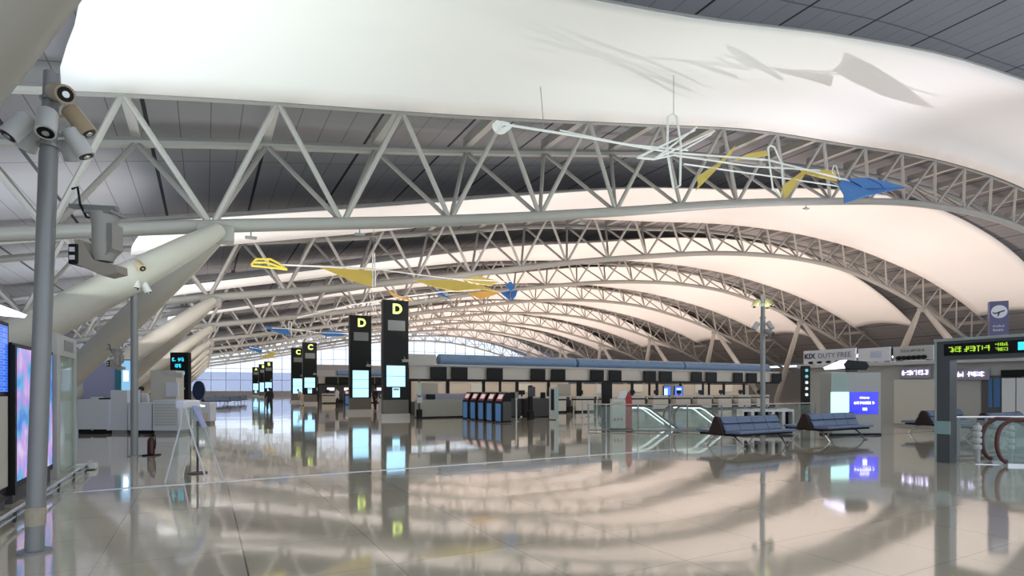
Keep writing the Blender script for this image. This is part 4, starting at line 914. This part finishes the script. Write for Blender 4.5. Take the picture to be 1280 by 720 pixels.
# ------------------------------------------------------------------ people
def skin_obj(name, verts, edges, radii, m, parent, root=0, sub=1):
    me = bpy.data.meshes.new(name); me.from_pydata(verts, edges, []); o = bpy.data.objects.new(name, me); COL.objects.link(o); o.parent = parent
    o.modifiers.new('skin', 'SKIN'); s = o.modifiers.new('sub', 'SUBSURF'); s.levels = sub; s.render_levels = sub
    ly = me.skin_vertices[0].data if me.skin_vertices else None
    if ly is None:
        me.attributes  # no layer yet
    for i, rr in enumerate(radii): me.skin_vertices[0].data[i].radius = rr if isinstance(rr, tuple) else (rr, rr)
    me.skin_vertices[0].data[root].use_root = True
    me.materials.append(m)
    return o
def person(label, x, y, face, top, legs, H=1.66, stride=0.12, arm=0.15, bend=0.0, hair=True, group='travellers and staff'):
    """face: direction looked at (0 = along +x); one skinned body, with hair and clothes as children"""
    r = thing('person', label, 'person', (x, y, 0), face, group); k = H / 1.70
    def V(a, b, c):
        # bend the trunk forward above the hips
        if c > 0.95 and bend:
            dz = c - 0.95; a, c = a + math.sin(bend) * dz, 0.95 + math.cos(bend) * dz
        return (a * k, b * k, c * k)
    vs = [V(0, 0, 0.95)]; ed = []; ra = [(0.15 * k, 0.11 * k)]
    def chain(start, pts):
        i = start
        for p, q in pts:
            vs.append(V(*p)); ra.append(tuple(v * k for v in q) if isinstance(q, tuple) else (q * k, q * k)); ed.append((i, len(vs) - 1)); i = len(vs) - 1
        return i
    chest = chain(0, [((0.0, 0, 1.12), (0.135, 0.10)), ((0.0, 0, 1.34), (0.16, 0.11))])
    neck = chain(chest, [((0.01, 0, 1.46), 0.055), ((0.02, 0, 1.52), 0.06), ((0.03, 0, 1.60), (0.078, 0.09)), ((0.025, 0, 1.67), (0.06, 0.07))])
    chain(neck - 1, [((0.115, 0, 1.585), 0.014)])
    hands = []; feet = []
    for s in (-1, 1):
        sw = arm * s
        sh = chain(chest, [((0, 0.17 * s, 1.40), 0.062), ((0.02 + sw * 0.4, 0.225 * s, 1.13), 0.045), ((0.08 + sw, 0.235 * s, 0.90), 0.033), ((0.10 + sw, 0.235 * s, 0.84), (0.038, 0.02))])
        for j in range(4): chain(sh, [((0.09 + sw + 0.018 * j, 0.235 * s, 0.79), 0.009), ((0.10 + sw + 0.018 * j, 0.225 * s, 0.755 + 0.008 * abs(j - 1.4)), 0.008)])
        chain(sh, [((0.135 + sw, 0.22 * s, 0.83), 0.010), ((0.15 + sw, 0.21 * s, 0.79), 0.009)])
        st = stride * s
        ft = chain(0, [((st * 0.2, 0.09 * s, 0.88), 0.088), ((st * 0.7 + 0.03, 0.095 * s, 0.49), 0.058), ((st, 0.095 * s, 0.10), 0.038), ((st + 0.05, 0.1 * s, 0.045), (0.045, 0.042)), ((st + 0.17, 0.105 * s, 0.035), (0.042, 0.03))])
    skin_obj('body', vs, ed, ra, SKIN, r)
    # clothes
    def V3(*p): return Vector(V(*p))
    n = 14; b = MB(); rings = [(0.84, 0.195, 0.145), (0.95, 0.19, 0.14), (1.10, 0.175, 0.13), (1.25, 0.19, 0.14), (1.38, 0.20, 0.13), (1.45, 0.13, 0.10), (1.49, 0.075, 0.08)]
    vs2 = [V(ry * math.cos(2 * PI * i / n), rx * math.sin(2 * PI * i / n), z) for z, rx, ry in rings for i in range(n)]
    b.add(vs2, [(j * n + i, j * n + (i + 1) % n, (j + 1) * n + (i + 1) % n, (j + 1) * n + i) for j in range(len(rings) - 1) for i in range(n)])
    for s in (-1, 1):
        b.path([V3(0, 0.12 * s, 1.42), V3(0, 0.19 * s, 1.38), V3(0.02 + arm * s * 0.4, 0.235 * s, 1.13), V3(0.078 + arm * s, 0.24 * s, 0.91)], [0.07 * k, 0.078 * k, 0.062 * k, 0.052 * k], 10)
    b.build('jacket', top, r, True)
    b = MB(); rings = [(0.80, 0.10, 0.10), (0.88, 0.185, 0.135), (0.98, 0.18, 0.13)]
    vs2 = [V(ry * math.cos(2 * PI * i / n), rx * math.sin(2 * PI * i / n), z) for z, rx, ry in rings for i in range(n)]
    b.add(vs2, [(j * n + i, j * n + (i + 1) % n, (j + 1) * n + (i + 1) % n, (j + 1) * n + i) for j in range(2) for i in range(n)])
    for s in (-1, 1):
        st = stride * s
        b.path([V3(st * 0.1, 0.08 * s, 0.92), V3(st * 0.2, 0.095 * s, 0.82), V3(st * 0.7 + 0.03, 0.098 * s, 0.49), V3(st, 0.098 * s, 0.08)], [0.10 * k, 0.105 * k, 0.08 * k, 0.07 * k], 12)
        so = MB().lathe([(0.03, -0.04), (0.06, -0.035), (0.055, 0.0), (0.03, 0.04)], (0, 0, 0), 10).build('shoe', BLACK, r, True); so.location = V(st + 0.06, 0.1 * s, 0.04); so.scale = (2.0, 0.8, 1)
    b.build('trousers', legs, r, True)
    hr = MB().ball((0, 0, 0), 0.10 * k, 12, 1.05).build('hair', HAIR, r, True); hr.location = V(-0.012, 0, 1.645); hr.scale = (1.0, 0.92, 0.95)
    for s in (-1, 1):
        ey = MB().ball((0, 0, 0), 0.009 * k, 6).build('eye', BLACK, r, True); ey.location = V(0.098, 0.032 * s, 1.60)
    return r
NAVYC = mat('navy_cloth', (0.014, 0.015, 0.024), 0.8); BEIGEC = mat('beige_cloth', (0.50, 0.44, 0.36), 0.8); WHITEC = mat('white_shirt', (0.66, 0.66, 0.66), 0.8); BLACKC = mat('black_cloth', (0.01, 0.01, 0.012), 0.8)
person('person in dark clothes standing alone on the far open floor', 4.2, 45.0, 1.9, NAVYC, NAVYC)
person('person in a beige coat bending forward near the C pillars', 8.1, 56.3, 2.6, BEIGEC, BEIGEC, bend=0.6)
person('person in a white shirt and black trousers in front of the C island', 9.0, 44.6, 3.5, WHITEC, BLACKC)
person('person in dark clothes between the two D pillars', 10.9, 40.6, 3.9, NAVYC, BLACKC)
person('person with black hair and white top standing at the white counters', *at_d(181, 21.0), -2.2, WHITEC, BLACKC, H=1.68, bend=0.25)
r = thing('counter_screen', 'tilted pale desk by the second D pillar', 'desk', (9.9, 33.6, 0), 0)
MB().box(-0.5, 0.9, 0, 0.6, 0.05, 1.0).build('desk_body', LIGHTG, r); MB().box(-0.45, 0.85, 0.05, 0.55, 0, 0.05).build('plinth', DARK, r); MB().prism([(-0.5, 0.0, 1.0), (0.9, 0.0, 1.0), (0.9, 0.3, 1.25), (-0.5, 0.3, 1.25)], (0, 0.03, 0.0)).build('sloped_top', LIGHTG, r)
# ------------------------------------------------------------------ light and camera
def lamp(kind, name, loc, energy, col, target=None, **kw):
    l = bpy.data.lights.new(name, kind); l.energy = energy; l.color = col
    for a, v in kw.items(): setattr(l, a, v)
    o = bpy.data.objects.new(name, l); COL.objects.link(o); o.location = loc
    if target is not None: o.rotation_euler = (Vector(target) - Vector(loc)).to_track_quat('-Z', 'Y').to_euler()
    return o
COOL = (0.86, 1.0, 0.93); LILAC = (0.95, 0.94, 1.0); WARM = (1.0, 0.82, 0.74); MILD = (1.0, 0.92, 0.88)
for k in range(NT):
    y = 13.3 + 14.4 * k
    A = k == 0
    U = ((-6.0, 4.0, 480, (0.82, 0.91, 1.0)), (1.0, 3.6, 270 if A else 380, COOL if A else MILD), (15, 4.3, 240 if A else 560, COOL if A else MILD), (30, 4.3, 165 if A else 640, LILAC if A else WARM),
         (45, 4.3, 220 if A else 720, LILAC if A else WARM), (60, 4.4, 260 if A else 680, LILAC if A else WARM), (72, 4.4, 160 if A else 330, LILAC if A else WARM))
    for x, z, e, c in U:
        o = lamp('AREA', 'uplight', (x, y, z), e, c, shape='RECTANGLE', size=9, size_y=3); o.rotation_euler = (PI, 0, 0)
lamp('SPOT', 'mobile_uplight', (28.6, 16.9, 3.3), 2700, (0.98, 0.95, 1.0), (20.0, 13.0, 11.5), spot_size=2.5, spot_blend=1.0, shadow_soft_size=0.1)
for y, e in ((32.4, 300), (64.4, 240)):
    lamp('AREA', 'soffit_light', (26.5, y, 2.9), e, (1.0, 0.92, 0.83), shape='RECTANGLE', size=31, size_y=0.5)
w = bpy.data.worlds.new('World'); SC.world = w; w.use_nodes = True
bg = w.node_tree.nodes['Background']; bg.inputs[0].default_value = (0.80, 0.89, 1.0, 1); bg.inputs[1].default_value = 1.5
cam = bpy.data.cameras.new('camera'); co = bpy.data.objects.new('camera', cam); COL.objects.link(co)
cam.sensor_width = 36; cam.lens = FPX / 1280 * 36; cam.shift_y = 126 / 1280; cam.clip_end = 500
co.location = (0, 0, EYE); co.rotation_euler = (PI / 2, 0, -TH)
SC.camera = co
SC.view_settings.view_transform = 'Standard'; SC.view_settings.look = 'None'
SC.view_settings.exposure = 0.15; SC.view_settings.gamma = 1.0; SC.view_settings.use_curve_mapping = False
